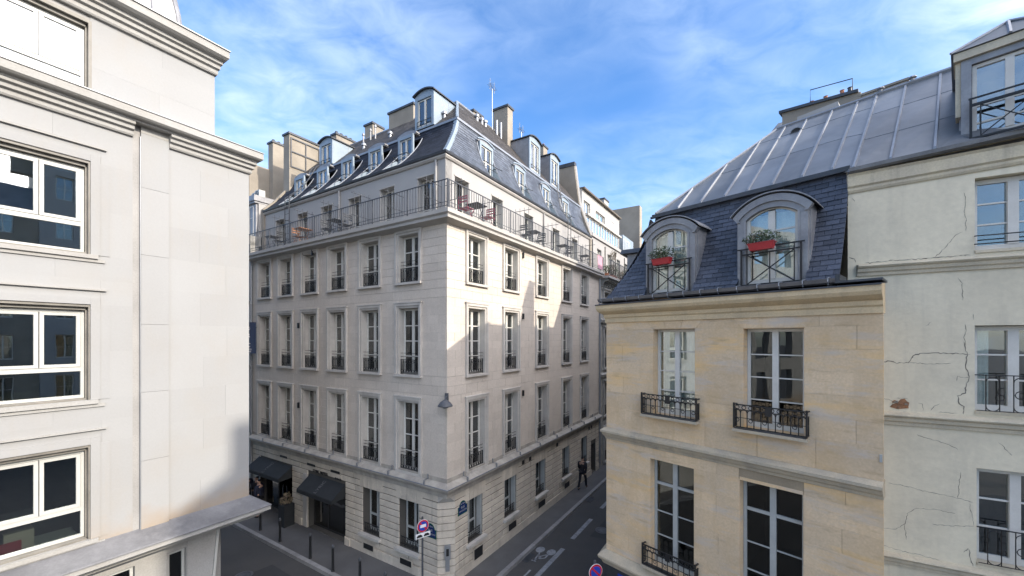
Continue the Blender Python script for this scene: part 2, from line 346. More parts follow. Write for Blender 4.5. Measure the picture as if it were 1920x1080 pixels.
M['plaquegreen'] = surf('enamel_green', (.02,.10,.07), (.02,.08,.06), rough=.25, bump=0)
M['signblue'] = surf('traffic_blue', (.02,.06,.42), (.02,.06,.38), rough=.35, bump=0)
M['signred'] = surf('traffic_red', (.55,.02,.03), (.5,.02,.03), rough=.35, bump=0)
M['grey'] = surf('galvanised_grey', (.30,.31,.32), (.25,.26,.27), rough=.45, metallic=.4, bump=.05)
M['red'] = surf('red_plastic', (.42,.025,.03), (.36,.02,.025), rough=.4, bump=0)
M['leaf'] = surf('leaf_green', (.05,.085,.04), (.085,.11,.06), rough=.6, nscale=30, island=.4, bump=0)
M['leafd'] = surf('dry_leaf', (.20,.13,.10), (.12,.12,.06), rough=.7, nscale=30, island=.4, bump=0)
M['soil'] = surf('soil', (.03,.022,.016), bump=.2)
M['tablewood'] = surf('orange_wood', (.38,.17,.07), (.30,.13,.055), rough=.6, bump=.05)
M['pink'] = surf('pink_cloth', (.62,.34,.40), (.56,.30,.36), bump=0)
M['redchair'] = surf('raspberry_metal', (.30,.07,.10), (.26,.06,.09), rough=.4, bump=0)
M['cloth'] = surf('dark_cloth', (.012,.012,.015), (.02,.02,.024), bump=.1)
M['clothn'] = surf('navy_cloth', (.02,.024,.045), (.025,.03,.05), bump=.1)
M['skin'] = surf('skin', (.42,.26,.19), (.4,.25,.18), bump=0)
M['card'] = surf('cardboard', (.5,.42,.32), (.45,.38,.3), bump=0)
M['tread'] = surf('concrete', (.33,.32,.30), (.27,.265,.25), nscale=2)
M['brown'] = surf('shop_brown', (.13,.11,.09), (.1,.09,.075), bump=0)
M['stonegrey'] = surf('carved_grey_stone', (.40,.385,.35), (.30,.29,.265), nscale=3, bscale=25, bump=.4, streak=.5, dirtc=(.18,.17,.16))

# ------------------------------------------------------------------ generic builders
def free_spans(s0, s1, za, zb, ops):
    sp = [(s0, s1)]
    for a, b, c, d in ops:
        if c < zb - 1e-4 and d > za + 1e-4:
            new = []
            for p, q in sp:
                if b <= p or a >= q: new.append((p, q)); continue
                if a > p: new.append((p, a))
                if b < q: new.append((b, q))
            sp = new
    return [(p, q) for p, q in sp if q - p > .01]
def wall(name, fr, mat, parent, s0, s1, z0, z1, ops=(), thick=.4, front=0.0):
    zs = sorted(set([z0, z1] + [min(max(q, z0), z1) for o in ops for q in (o[2], o[3])]))
    mb = MB()
    for za, zb in zip(zs, zs[1:]):
        if zb - za < 1e-3: continue
        for p, q in free_spans(s0, s1, za, zb, ops): mb.box(p, q, front - thick, front, za, zb)
    return part(name, mb, mat, parent, fr)
def zlev(keys, h):
    r = []
    for a, b in zip(keys, keys[1:]):
        n = max(1, round((b - a) / h))
        r += [a + (b - a) * i / n for i in range(n)]
    return r + [keys[-1]]
def ashlar(name, fr, mat, parent, s0, s1, zs, ops, blen, gap, depth=.05, bev=0.0, limit=280, proud=0.0, jit=.0015, phase=0.0, maxh=None, gs=None):
    gs = gap if gs is None else gs
    rects = []
    for i, (za, zb) in enumerate(zip(zs, zs[1:])):
        for p, q in free_spans(s0, s1, za, zb, ops):
            off = phase + (blen * .5 if i % 2 else 0)
            cuts = [p]
            k = math.ceil((p - off) / blen)
            while off + k * blen < q:
                c = off + k * blen + random.uniform(-.08, .08) * blen * .5
                if c - cuts[-1] > blen * .3 and q - c > blen * .3: cuts.append(c)
                k += 1
            cuts.append(q)
            for a, b in zip(cuts, cuts[1:]): rects.append((a, b, za, zb))
    cam0 = Vector((0, 0, ZC))
    rects.sort(key=lambda r: (fr.pt((r[0] + r[1]) / 2, 0, (r[2] + r[3]) / 2) - cam0).length / math.sqrt(r[1] - r[0]))
    for a, b, c, d in rects[:limit]:
        me = boxmesh(round(b - a - gs, 3 if gs < gap else 2), depth, round(d - c - gap, 2), mat, name, bev)[fr.yo]
        put(name, me, parent, fr.mat((a + b) / 2, proud + random.uniform(-jit, jit), c + gap / 2))
    rest = rects[limit:]
    if rest:
        mb = MB()
        for a, b, c, d in rest:
            o = proud + random.uniform(-jit, jit); mb.box(a + gs / 2, b - gs / 2, o - depth, o, c + gap / 2, d - gap / 2)
        tag(part('remaining_' + name + 's', mb, mat, parent, fr), kind='stuff')

_WC = {}
def winmesh(w, h, rows, mat, yo, thick=.06, post=.07, fo=.055, bot=.09, mun=.026, name='window', cols=2, heavy=()):
    """rows = list of z-splits; returns (mesh, panes[(s,z,w,h)])"""
    key = (round(w, 3), round(h, 3), tuple(rows), mat.name, yo, post, fo, name, cols, heavy)
    if key in _WC: return _WC[key]
    mb = MB(); x = w / 2
    mb.box(-x, -x + fo, -thick, 0, 0, h); mb.box(x - fo, x, -thick, 0, 0, h)
    mb.box(-x + fo, x - fo, -thick, -.002, h - fo, h); mb.box(-x + fo, x - fo, -thick, -.002, 0, bot)
    edges = [(-x + fo, x - fo)]
    if cols == 2:
        mb.box(-post / 2, post / 2, -thick, .012, bot, h - fo); edges = [(-x + fo, -post / 2), (post / 2, x - fo)]
    zz = [bot] + list(rows) + [h - fo]; panes = []
    for i, z in enumerate(rows):
        t = mun * (2.6 if i in heavy else 1)
        for a, b in edges: mb.box(a, b, -.04, -.01 if i not in heavy else .004, z - t / 2, z + t / 2)
    for i in range(len(zz) - 1):
        lo = zz[i] + (0 if i == 0 else mun * (2.6 if (i - 1) in heavy else 1) / 2); hi = zz[i + 1] - (0 if i == len(zz) - 2 else mun * (2.6 if i in heavy else 1) / 2)
        for a, b in edges: panes.append(((a + b) / 2, lo, b - a, hi - lo))
    _WC[key] = (mb.mesh(name, mat, yo), panes); return _WC[key]
def add_panes(parent, fr, M0, panes, gm, o=-.03):
    for s, z, w, h in panes:
        me = boxmesh(w - .002, .006, h - .002, gm, 'pane')[fr.yo]
        put('pane', me, parent, M0 @ Matrix.Translation((s, (o) * fr.yo, z + .001)))
def curtain_mesh(w, h, mat, yo, kind, seed=0):
    key = ('c', round(w, 2), round(h, 2), mat.name, yo, kind, seed % 3)
    if key in _WC: return _WC[key]
    mb = MB(); rnd = random.Random(seed % 3 + 5)
    spans = {'full': [(-w / 2, w / 2)], 'sides': [(-w / 2, -w / 2 + w * .24), (w / 2 - w * .26, w / 2)], 'left': [(-w / 2, -.02)], 'right': [(.02, w / 2)]}[kind]
    for a, b in spans:
        n = max(6, int((b - a) / .03)); ph = rnd.uniform(0, 6); i0 = len(mb.v)
        for i in range(n + 1):
            x = a + (b - a) * i / n; o = .02 * math.sin(i * 1.25 + ph) + .008 * math.sin(i * .6)
            mb.v.append((x, o, 0)); mb.v.append((x, o * .6, h))
        for i in range(n): k = i0 + 2 * i; mb.f.append((k, k + 2, k + 3, k + 1))
    _WC[key] = mb.mesh('curtain', mat, yo, smooth=True); return _WC[key]
def window(parent, fr, sc, z0, w, h, setback, rows, mat=None, gm=None, curtain=None, cmat=None, name='window', sub=True, **k):
    mat = mat or M['wframe']; gm = gm or M['glass']
    me, panes = winmesh(w, h, rows, mat, fr.yo, name=name, **k)
    M0 = fr.mat(sc, -setback, z0); f = put(name, me, parent, M0)
    add_panes(f, fr, M0, panes, gm)
    if curtain:
        c = curtain_mesh(w - .12, h - .1, cmat or M['curtain'], fr.yo, curtain, int(abs(sc * 7 + z0 * 3)))
        put('curtain', c, f, M0 @ Matrix.Translation((0, -.14 * fr.yo, .06)))
    return f
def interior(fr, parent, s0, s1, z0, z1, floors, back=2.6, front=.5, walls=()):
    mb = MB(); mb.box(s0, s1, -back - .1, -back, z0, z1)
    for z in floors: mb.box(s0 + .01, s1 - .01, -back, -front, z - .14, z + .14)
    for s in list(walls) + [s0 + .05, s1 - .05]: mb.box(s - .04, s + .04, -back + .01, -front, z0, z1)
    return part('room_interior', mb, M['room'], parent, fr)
def text_mesh(s, size, mat, depth=.004, align='CENTER', spacing=1.0, name='lettering'):
    cu = bpy.data.curves.new('txt', 'FONT'); cu.body = s; cu.size = size; cu.extrude = depth; cu.align_x = align; cu.align_y = 'CENTER'; cu.space_character = spacing; cu.resolution_u = 3
    o = bpy.data.objects.new('txt', cu); COL.objects.link(o); dg = bpy.context.evaluated_depsgraph_get()
    me = bpy.data.meshes.new_from_object(o.evaluated_get(dg)); bpy.data.objects.remove(o); me.name = name
    me.materials.clear(); me.materials.append(mat); return me
def text_on(parent, s, size, mat, fr, sc, o, z, name='lettering', tilt=0.0, **k):
    me = text_mesh(s, size, mat, name=name, **k)
    # upright text reading left-to-right as seen from the outward side
    n = fr.n; up = Vector((0, 0, 1)); right = up.cross(n).normalized()
    Rm = Matrix((right, up, n)).transposed().to_4x4()
    Mx = Matrix.Translation(fr.pt(sc, o, z)) @ Rm @ Matrix.Rotation(tilt, 4, 'X')
    return put(name, me, parent, Mx)
BAL = {}
def hotel_balconet(yo, w=.94):
    if ('h', yo) in BAL: return BAL[('h', yo)]
    mb = MB(); x = w / 2; b = .011
    for z in (.03, .50): mb.box(-x, x, -b, b, z, z + .022)
    for z in (.62, .74): mb.box(-x, x, -.007, .007, z, z + .014)
    for s in (-x, x - 2 * b): mb.box(s, s + 2 * b, -b, b, 0, .53)
    n = 7
    for i in range(1, n): s = -x + w * i / n; mb.box(s - .008, s + .008, -.008, .008, .05, .50)
    for i in range(n):
        s = -x + w * (i + .5) / n; mb.ring((s, 0, .115), .046, .010, 'o', 8); mb.ring((s, 0, .43), .040, .009, 'o', 8)
        mb.box(s - .006, s + .006, -.006, .006, .17, .38)
    BAL[('h', yo)] = mb.mesh('balconet_railing', M['iron'], yo); return BAL[('h', yo)]
def tan_balconet(fr, parent, s0, s1, z0, h, proj=.30):
    mb = MB(); b = .011
    def run(p, q, a):   # a: 's' front run at o=proj; 'o' side run at s
        L_ = abs(q - p); n = max(3, round(L_ / .115))
        def bx(u0, u1, z_0, z_1, t=b):
            if a == 's': mb.box(u0, u1, proj - t, proj + t, z_0, z_1)
            else: mb.box(a - t, a + t, u0, u1, z_0, z_1)
        bx(p, q, z0 + h - .02, z0 + h, .016); bx(p, q, z0 + h - .115, z0 + h - .10); bx(p, q, z0 + .02, z0 + .035); bx(p, q, z0 + .20, z0 + .21, .006)
        for i in range(n + 1):
            u = p + (q - p) * i / n; bx(u - .007, u + .007, z0 + .02, z0 + h - .1, .007)
        if a == 's':
            for i in range(n):
                u = p + (q - p) * (i + .5) / n
                mb.ring((u, proj, z0 + h - .06), .036, .008, 'o', 8)
                mb.ring((u, proj, z0 + h - .16), L_ / n * .46, .007, 'o', 8, 0, 180)
                if i % 2 == 0: mb.ring((u, proj, z0 + .16), .034, .008, 'o', 8)
            mb.box(-.05 + (p + q) / 2, .05 + (p + q) / 2, proj - .01, proj + .014, z0 + h - .17, z0 + h - .02)
    run(s0, s1, 's'); run(.0, proj, s0); run(.0, proj, s1)
    for s in (s0, s1): mb.box(s - .014, s + .014, proj - .014, proj + .014, z0, z0 + h + .02)
    return part('balcony_railing', mb, M['iron'], parent, fr)
def slope_pts(prof, t): return prof(t)
def slates(name, fr, mat, parent, sL, sR, prof, rows, sw, ops=(), thick=.012):
    """prof(t)->(o,z); sL(t), sR(t); ops (s0,s1,t0,t1)"""
    mb = MB()
    for i in range(rows):
        t0, t1 = i / rows, min(1, (i + 1.35) / rows); o0, z0 = prof(t0); o1, z1 = prof(t1)
        o0 += .016
        tm = (i + .5) / rows; a, b = sL(tm), sR(tm)
        for p, q in free_spans(a, b, tm - .001, tm + .001, [(x[0], x[1], x[2], x[3]) for x in ops]):
            k0 = math.floor(p / sw) - 1; s = (k0 + (.5 if i % 2 else 0)) * sw
            while s < q:
                c, d = max(p, s + .003), min(q, s + sw - .003); s += sw
                if d - c < .02: continue
                j = random.uniform(0, .006)
                mb.hexa([(c, o0 + j - thick, z0), (d, o0 + j - thick, z0), (d, o0 + j, z0 - .004), (c, o0 + j, z0 - .004),
                         (c, o1 - thick, z1), (d, o1 - thick, z1), (d, o1, z1), (c, o1, z1)])
    return tag(part(name, mb, mat, parent, fr), kind='stuff')
def slope_sheet(name, fr, mat, parent, sL, sR, prof, rows, ops=(), drop=.02):
    mb = MB()
    ts = sorted(set([i / rows for i in range(rows + 1)] + [q for o in ops for q in o[2:4]]))
    for t0, t1 in zip(ts, ts[1:]):
        tm = (t0 + t1) / 2; o0, z0 = prof(t0); o1, z1 = prof(t1)
        spans = free_spans(min(sL(t0), sL(t1)), max(sR(t0), sR(t1)), tm - 1e-4, tm + 1e-4, ops)
        for k, (p, q) in enumerate(spans):
            p0 = sL(t0) if k == 0 and p <= sL(tm) + .2 else p; p1 = sL(t1) if k == 0 and p <= sL(tm) + .2 else p
            q0 = sR(t0) if k == len(spans) - 1 and q >= sR(tm) - .2 else q; q1 = sR(t1) if k == len(spans) - 1 and q >= sR(tm) - .2 else q
            mb.poly([(p0, o0 - drop, z0), (q0, o0 - drop, z0), (q1, o1 - drop, z1), (p1, o1 - drop, z1)])
    return part(name, mb, mat, parent, fr)
def rod(mb, a, b, r, n=5): mb.tube([a, b], r, n)

# ================================================================== GROUND
def flat(name, pts, z, mat, thick=None):
    mb = MB(); n = len(pts)
    if thick: mb.prism([(p[0], p[1]) for p in pts], z - thick, z, 'z')
    else: mb.poly([(p[0], p[1], z) for p in pts])
    o = part(name, mb, mat, None, WW0); return o
WW0 = Fr(0, 0, 1, 0, 0, 1); WW0.o = Vector((0, 0, 0))
tag(flat('road', [(-400, -400), (400, -400), (400, 400), (-400, 400)], 0.0, M['asphalt']), kind='structure')
def P2(fr, s, o): q = fr.pt(s, o); return (q.x, q.y)
def corner_pave(name, pa, kb=.16, zt=.12, mat=None):
    """pa: inner polygon (building side) + outer polygon path; kerb stones along the outer path"""
    inner, outer = pa
    pv = tag(flat(name, inner + outer[::-1], zt, M['pave'], .3), kind='structure')
    WMAT[pv.name] = pv.matrix_basis.copy()
    for a, b in zip(outer, outer[1:]):
        a, b = Vector(a), Vector(b); L_ = (b - a).length; d = (b - a).normalized(); n = max(1, int(L_ / 1.0))
        f = Fr(a.x, a.y, d.x, d.y, -d.y, d.x)
        me = boxmesh(L_ / n - .012, kb, .26, M['kerb'], 'kerb_stone')
        for i in range(n):
            q = a + d * (L_ * (i + .5) / n)
            put('kerb_stone', me[f.yo], pv, Matrix.Translation((q.x, q.y, -.13 + .004)) @ f.rot @ Matrix.Translation((0, (kb / 2) * f.yo, 0)))
# hotel pavement: wraps the corner with a rounded kerb
cc = HR.pt(0, 0); arc = []
for k in range(9):
    t = k / 8; g = t * math.pi / 2
    q = P0[0] * 1.0, P0[1] * 1.0
    c = HL.pt(.15, 0) + U * .15   # centre a little inside the corner
    ra, rb = 1.50 + .15, 1.05 + .15
    dvec = -U * math.cos(g) * ra - V * math.sin(g) * rb
    arc.append((c.x + dvec.x, c.y + dvec.y))
outer = [P2(HL, 13 + 12, 1.50)] + [P2(HL, 6, 1.50), P2(HL, 2, 1.5)] + arc + [P2(HR, 2, 1.05), P2(HR, 8, 1.02), P2(HR, 34, .95)]
inner = [P2(HL, 25, -.2), P2(HL, -.0, -.2), P2(HR, -.0, -.2), P2(HR, 34, -.2)]
inner = [P2(HL, 25, -.2), (HR.pt(.2, -.2).x, HR.pt(.2, -.2).y), P2(HR, 34, -.2)]
corner_pave('hotel_pavement', (inner, outer))
# pavement at the golden building
o2 = [P2(TS, 30, .75), P2(TS, 1.0, .75), P2(TS, .1, .78), P2(TN, .0, .95), P2(TN, .9, 1.2), P2(TN, 5, 1.2), P2(PL, 8, .9), P2(PL, 30, .9)]
i2 = [P2(TS, 30, -.3), P2(TN, .3, -.3), P2(TN, 5, -.3), P2(PL, 8, -.5), P2(PL, 30, -.5)]
corner_pave('east_pavement', (i2, o2))
# pavement at the pale building
o3 = [P2(LB, 20, 1.0), P2(LB, 1.2, 1.0), P2(LB, .6, .6), P2(LS, .9, .35), P2(LS, 2, .35), P2(LS, 22, .35)]
i3 = [P2(LB, 20, -1.0), P2(LB, 1.2, -1.2), P2(LS, 22, -1.0)]
corner_pave('west_pavement', (i3, o3))
# road markings: each dash its own sheet 4 mm up
def marking(fr, s0, s1, o0, o1, label, grp=None):
    mb = MB(); n = 6
    mb.poly([(s0, o0, -ZC + .004), (s1, o0, -ZC + .004), (s1, o1, -ZC + .004), (s0, o1, -ZC + .004)])
    return mb
rd = bpy.data.objects['road']; WMAT[rd.name] = rd.matrix_basis.copy()
for a, b in [(1.3, 4.5), (5.4, 7.55), (8.9, 10.6), (12, 13.6), (15, 16.6)]:
    part('lane_dash', marking(HR, a, b, 1.98, 2.16, ''), M['paint'], rd, HR)
part('edge_line', marking(HR, .6, 2.55, 1.66, 1.73, ''), M['paint'], rd, HR)
# bicycle pictogram
mb = MB(); zz = -ZC + .006
def disc(mb, s, o, r, r2=None, n=14):
    pts = [(s + r * math.cos(2 * math.pi * k / n) * 1.35, o + r * math.sin(2 * math.pi * k / n), zz) for k in range(n)]; mb.poly(pts)
def bar(mb, a, b, w=.05):
    a, b = Vector((*a, zz)), Vector((*b, zz)); d = (b - a).normalized(); n = Vector((-d.y, d.x, 0)) * w / 2
    mb.poly([tuple(a - n), tuple(b - n), tuple(b + n), tuple(a + n)])
disc(mb, 3.95, 1.35, .17); disc(mb, 4.0, 1.80, .17)
part('bicycle_symbol_wheels', mb, M['paint'], rd, HR); mb = MB(); zz += .002
for a, b in [((3.75, 1.42), (3.45, 1.52)), ((3.45, 1.52), (3.75, 1.74)), ((3.25, 1.50), (3.62, 1.45)), ((3.25, 1.5), (3.5, 1.78)), ((3.1, 1.5), (3.5, 1.62)), ((3.12, 1.42), (3.12, 1.6)), ((3.5, 1.78), (3.85, 1.78))]: bar(mb, a, b, .06)
part('bicycle_symbol_frame', mb, M['paint'], rd, HR)

def manhole(x, y, r, nm='manhole_cover'):
    mb = MB(); n = 20; mb.prism([(x + r * math.cos(2 * math.pi * k / n), y + r * math.sin(2 * math.pi * k / n)) for k in range(n)], .004, .009, 'z'); c = part(nm, mb, M['gutter'], rd, WW0)
    mb = MB(); mb.ring((x, y, .011), r * .72, .006, 'z', 16); part('cover_ring', mb, M['lead'], c, WW0)
manhole(-5.6, 12.1, .33); manhole(3.9, 17.2, .3); manhole(-9.4, 13.9, .3)
for s_, fr_ in ((3.2, HR), (9.6, HR)):
    mb = MB(); mb.box(s_ - .3, s_ + .3, 1.08, 1.36, -ZC + .004, -ZC + .012); gq = part('drain_grate', mb, M['lead'], rd, fr_)
for pts in ([P2(HL, 2.0, 2.3), P2(HL, 6.5, 2.2), P2(HL, 6.6, 3.1), P2(HL, 2.1, 3.3)], [P2(HR, 6.0, 2.6), P2(HR, 9.5, 2.7), P2(HR, 9.4, 3.4), P2(HR, 6.1, 3.3)]):
    mb = MB(); mb.poly([(p[0], p[1], .002) for p in pts]); part('asphalt_patch', mb, M['pavep'], rd, WW0)

# ================================================================== HOTEL (corner building)
HB = thing('corner_hotel', 'pale limestone hotel on the corner with slate mansard roof and long iron balcony', 'building', HR.mat(0, 0, -8.18))
CL = [1.77, 3.83, 5.85, 7.79, 9.70, 11.56]          # window axes, left wing
CR = [1.60, 3.93, 6.62, 9.40, 11.84]                # right wing
LL, LR = 12.75, 14.30
OW = .98
ROWS = [(1.98, 3.66), (-1.26, 1.08), (-4.66, -2.22)]
DL, DR = [1.55, 3.60, 5.56, 7.52, 9.42, 11.34], [1.50, 3.80, 6.45, 9.38, 11.88]
def rows_of(h, n, bot=.09, fo=.055): return [round(bot + (h - bot - fo) * i / n, 3) for i in range(1, n)]
keys = [-4.72, -2.22, -1.26, 1.08, 1.98, 3.66, 3.92]
zs_up = zlev(keys, .30)
GZ = [-8.16, -7.86] + [round(-7.86 + .24 * i, 3) for i in range(1, 10)] + [-5.46, -5.22]
shopL = [(5.35, 7.95, -8.16, -5.85), (9.2, 12.0, -8.16, -5.80)]
gwL = [(1.30, 2.25, -7.42, -5.70), (3.32, 4.27, -7.42, -5.70)]
gwR = [(1.12, 1.97, -7.22, -5.70), (3.45, 4.35, -7.22, -5.70), (6.05, 7.0, -7.22, -5.70), (8.90, 9.78, -7.22, -5.70), (11.42, 12.30, -7.22, -5.70), (12.95, 13.75, -8.16, -6.42)]
for fr, C, L_, D_, other in ((HL, CL, LL, DL, 'L'), (HR, CR, LR, DR, 'R')):
    ops = [(c - OW / 2, c + OW / 2, a, b) for c in C for a, b in ROWS]
    gops = [tuple(g) for g in (shopL + gwL if other == 'L' else gwR)]
    vents = [(4.0, 4.6), ] if other == 'L' else []
    wall('facade_wall', fr, M['hback'], HB, .014 if other == 'L' else .02, L_, -4.9, 3.92, ops, .42, -.012)
    ashlar('stone_block', fr, M['hstone'], HB, .055 if other == 'L' else .0, L_, zs_up, ops, .62, .0065, .05, limit=150, phase=.1)
    wall('ground_wall', fr, M['hgroove'], HB, .42, L_, -8.3, -4.9, gops, .42, -.035)
    rz = [z for z in GZ if z >= -7.86]
    ashlar('rusticated_stone', fr, M['hrust'], HB, .40, L_, rz, [(g[0], g[1], g[2], g[3] + (.24 if g in gwL or g in gwR else 0)) for g in gops], 1.5, .028, .06, bev=.012, limit=150, phase=.3)
    # smooth plinth blocks
    ashlar('plinth_stone', fr, M['hrust'], HB, .40, L_, [-8.3, -7.86], gops, 1.3, .006, .08, limit=60, proud=.035)
    # window parts
    for i, c in enumerate(C):
        for r, (a, b) in enumerate(ROWS):
            h = b - a
            mb = MB(); x = OW / 2
            for sgn in (-1, 1):
                mb.box(sgn * x, sgn * (x + .075), .0, .028, -.0, h + .075); mb.box(sgn * (x + .075), sgn * (x + .165), .0, .066, -.0, h + .165)
            mb.box(-x, x, .0, .028, h, h + .075); mb.box(-x - .075, x + .075, .0, .066, h + .075, h + .165)
            mb.box(-x - .20, x + .20, .0, .085, h + .167, h + .205)
            part('window_surround', mb, M['htrim'], HB, fr.off(c, .002, a), origin=(0, 0, 0))
            # reveal lining and sill
            mb = MB(); mb.box(-x - .17, x + .17, -.30, .10 if r < 2 else .04, -.085, -.004)
            part('sill', mb, M['htrim'], HB, fr.off(c, 0, a), origin=(0, 0, 0))
            mb = MB()
            for sgn in (-1, 1): mb.box(sgn * (x - .012), sgn * (x + .05), -.40, -.004, 0, h)
            mb.box(-x + .012, x - .012, -.40, -.004, h - .012, h + .05)
            part('reveal', mb, M['htrim'], HB, fr.off(c, 0, a), origin=(0, 0, 0))
            k = (i * 7 + r * 5 + (3 if other == 'R' else 0)) % 6
            cur = ['full', 'sides', 'full', 'full', 'full', 'left'][k]
            cm = M['voile'] if (i + r) % 3 else M['curtain']
            if other == 'R' and i == 1: cur, cm = 'full', M['curtaing']
            nrow = 3 if r == 0 else 4
            window(HB, fr, c, a, OW - .03, h - .02, .22, tuple(rows_of(h - .02, nrow)), curtain=cur, cmat=cm, fo=.06, post=.10, mun=.034)
            put('balconet_railing', hotel_balconet(fr.yo), HB, fr.mat(c, -.07, a + .0))
    # ground floor windows with bars and grilles
    for g in (gwL if other == 'L' else gwR[:5]):
        c = (g[0] + g[1]) / 2; w = g[1] - g[0]; h = g[3] - g[2]
        window(HB, fr, c, g[2], w - .02, h - .01, .33, (round(h * .36, 3),), mat=M['wframeg'], heavy=(0,), fo=.05, post=.08, curtain='sides', cmat=M['curtaing'])
        mb = MB(); mb.box(-w / 2 - .12, w / 2 + .12, -.30, .13, -.10, -.0)
        part('sill', mb, M['htrim'], HB, fr.off(c, 0, g[2] - .004), origin=(0, 0, 0))
        mb = MB()
        for zq in (.34, .10): mb.box(-w / 2, w / 2, -.01, .012, zq, zq + .022)
        for q in range(7): s = -w / 2 + w * (q + .5) / 7; mb.box(s - .007, s + .007, -.007, .007, .02, .36); 
        for q in range(6): mb.ring((-w / 2 + w * (q + 1) / 7, 0, .22), .05, .008, 'o', 8)
        part('window_guard', mb, M['iron'], HB, fr.off(c, -.08, g[2]), origin=(0, 0, 0))
        # folded shutters hinges strip
        mb = MB(); mb.box(-w / 2 + .002, -w / 2 + .05, -.26, -.05, .02, h - .02) if other == 'L' else mb.box(w / 2 - .05, w / 2 - .002, -.26, -.05, .02, h - .02)
        part('folded_shutter', mb, M['wframeg'], HB, fr.off(c, 0, g[2]), origin=(0, 0, 0))
        # voussoirs
        for q in range(5):
            vw = (w + .36) / 5
            me = boxmesh(round(vw - .012, 3), .06, .46, M['hrust'], 'voussoir', .01)[fr.yo]
            put('voussoir', me, HB, fr.mat(c - (w + .36) / 2 + vw * (q + .5), .006, g[3] + .006))
    # cellar grilles
    gl = [(1.54, 2.2, -8.0, -7.72), (3.55, 4.2, -8.02, -7.74)] if other == 'L' else [(1.35, 1.95, -7.95, -7.5), (3.62, 4.3, -7.85, -7.5), (6.15, 6.9, -7.85, -7.5), (9.0, 9.7, -7.85, -7.5)]
    for a, b, c, d in gl:
        mb = MB(); mb.box(a, b, .036, .05, c, d)
        g_ = part('cellar_grille', mb, M['hrust'], HB, fr)
        mb = MB(); mb.box(a + .05, b - .05, .045, .056, c + .04, d - .04)
        n = 7
        part('grille_mesh', mb, M['iron'], g_, fr)
    # attic wall
    ad = [(c - .40, c + .40, 4.18, 5.84) for c in D_]
    fa = fr.off(0, -.60)
    wall('attic_wall', fa, M['render'], HB, .60, L_, 4.1, 6.32, ad, .35)
    for i, c in enumerate(D_):
        full = i in (0, 2, 3)
        cm = M['curtaing'] if (other == 'R' and i in (1, 2)) or (other == 'L' and i < 3) else M['curtain']
        window(HB, fa, c, 4.18, .78, 1.64, .26, (.55,), name='balcony_door', curtain='full' if i % 2 == 0 or cm is M['curtaing'] else 'sides', cmat=cm, fo=.05, post=.07, heavy=())
        mb = MB(); mb.box(c - .44, c + .44, -.02, .02, 5.845, 5.90)
        part('door_lintel', mb, M['slab'], HB, fa)
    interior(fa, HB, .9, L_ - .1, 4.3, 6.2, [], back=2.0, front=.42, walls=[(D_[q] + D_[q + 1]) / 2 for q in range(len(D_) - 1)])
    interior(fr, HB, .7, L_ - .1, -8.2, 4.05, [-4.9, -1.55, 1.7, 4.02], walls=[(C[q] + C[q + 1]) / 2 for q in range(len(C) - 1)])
    # railing: top rail, bottom rail, posts and balusters
    mb = MB(); LE = L_ - .05
    mb.box(-.33, LE, .315, .345, 5.045, 5.07); mb.box(-.315, LE, .32, .34, 4.22, 4.236); mb.box(-.315, LE, .322, .338, 4.34, 4.352)
    rl = part('balcony_railing', mb, M['irong'], HB, fr)
    bm_ = boxmesh(.014, .014, .82, M['irong'], 'baluster'); pm_ = boxmesh(.034, .034, .90, M['irong'], 'railing_post')
    n = int((LE + .33) / .128)
    for q in range(n + 1):
        s = -.33 + (LE + .33) * q / n + (.06 if other == 'R' else 0)
        if s > LE: continue
        if q % 14 == 0: put('railing_post', pm_[fr.yo], rl, fr.mat(s, .347, 4.155))
        else: put('baluster', bm_[fr.yo], rl, fr.mat(s, .337, 4.23))
# chamfered corner of the ground floor
A_, B_ = HL.pt(.40, 0), HR.pt(.40, 0); dd = (B_ - A_).normalized()
CH = Fr(A_.x, A_.y, dd.x, dd.y, -1 * (UX - (-UY)) * .5, -1)
CH.n = (-(U) - V).normalized(); CH.yo = 1 if CH.n.dot(Vector((-CH.d.y, CH.d.x, 0))) > 0 else -1
cw = (B_ - A_).length
mb = MB(); mb.box(.012, cw - .012, -.4, -.035, -8.3, -5.34); part('ground_wall', mb, M['hgroove'], HB, CH)
for za, zb in zip([z for z in GZ if z >= -7.86][:-1], [z for z in GZ if z >= -7.86][1:]):
    if zb > -5.4: continue
    mb = MB(); b = .010   # mitred block: trapezoid in plan
    k = .04
    mb.prism([(-.004, 0), (cw + .004, 0), (cw - k, -.06), (k, -.06)], za + .012, zb - .012, 'z')
    part('rusticated_stone', mb, M['hrust'], HB, CH)
mb = MB(); mb.prism([(0, .035), (cw, .035), (cw - .03, -.06), (.03, -.06)], -8.3, -7.867, 'z'); part('plinth_stone', mb, M['hrust'], HB, CH)
mb = MB()   # corner stop above the chamfer
a, b, c_ = Vector((0, 0, -5.462)), Vector((cw, 0, -5.462)), Vector((cw / 2, cw / 2, -5.12))
mb.v = [tuple(a), tuple(b), (cw / 2, cw / 2, -5.12), (0, -.05, -5.08), (cw, -.05, -5.08), (cw/2, cw/2, -5.08)]
mb.f = [(0, 1, 2), (0, 2, 5, 3), (1, 4, 5, 2), (3, 5, 4), (0, 3, 4, 1)]
part('corner_stop', mb, M['htrim'], HB, CH)
for fr in (HL, HR):
    mb = MB(); mb.box(.02 if fr is HR else .014, .42, -.3, -.012, -5.12, -4.9); part('ground_wall', mb, M['hback'], HB, fr)
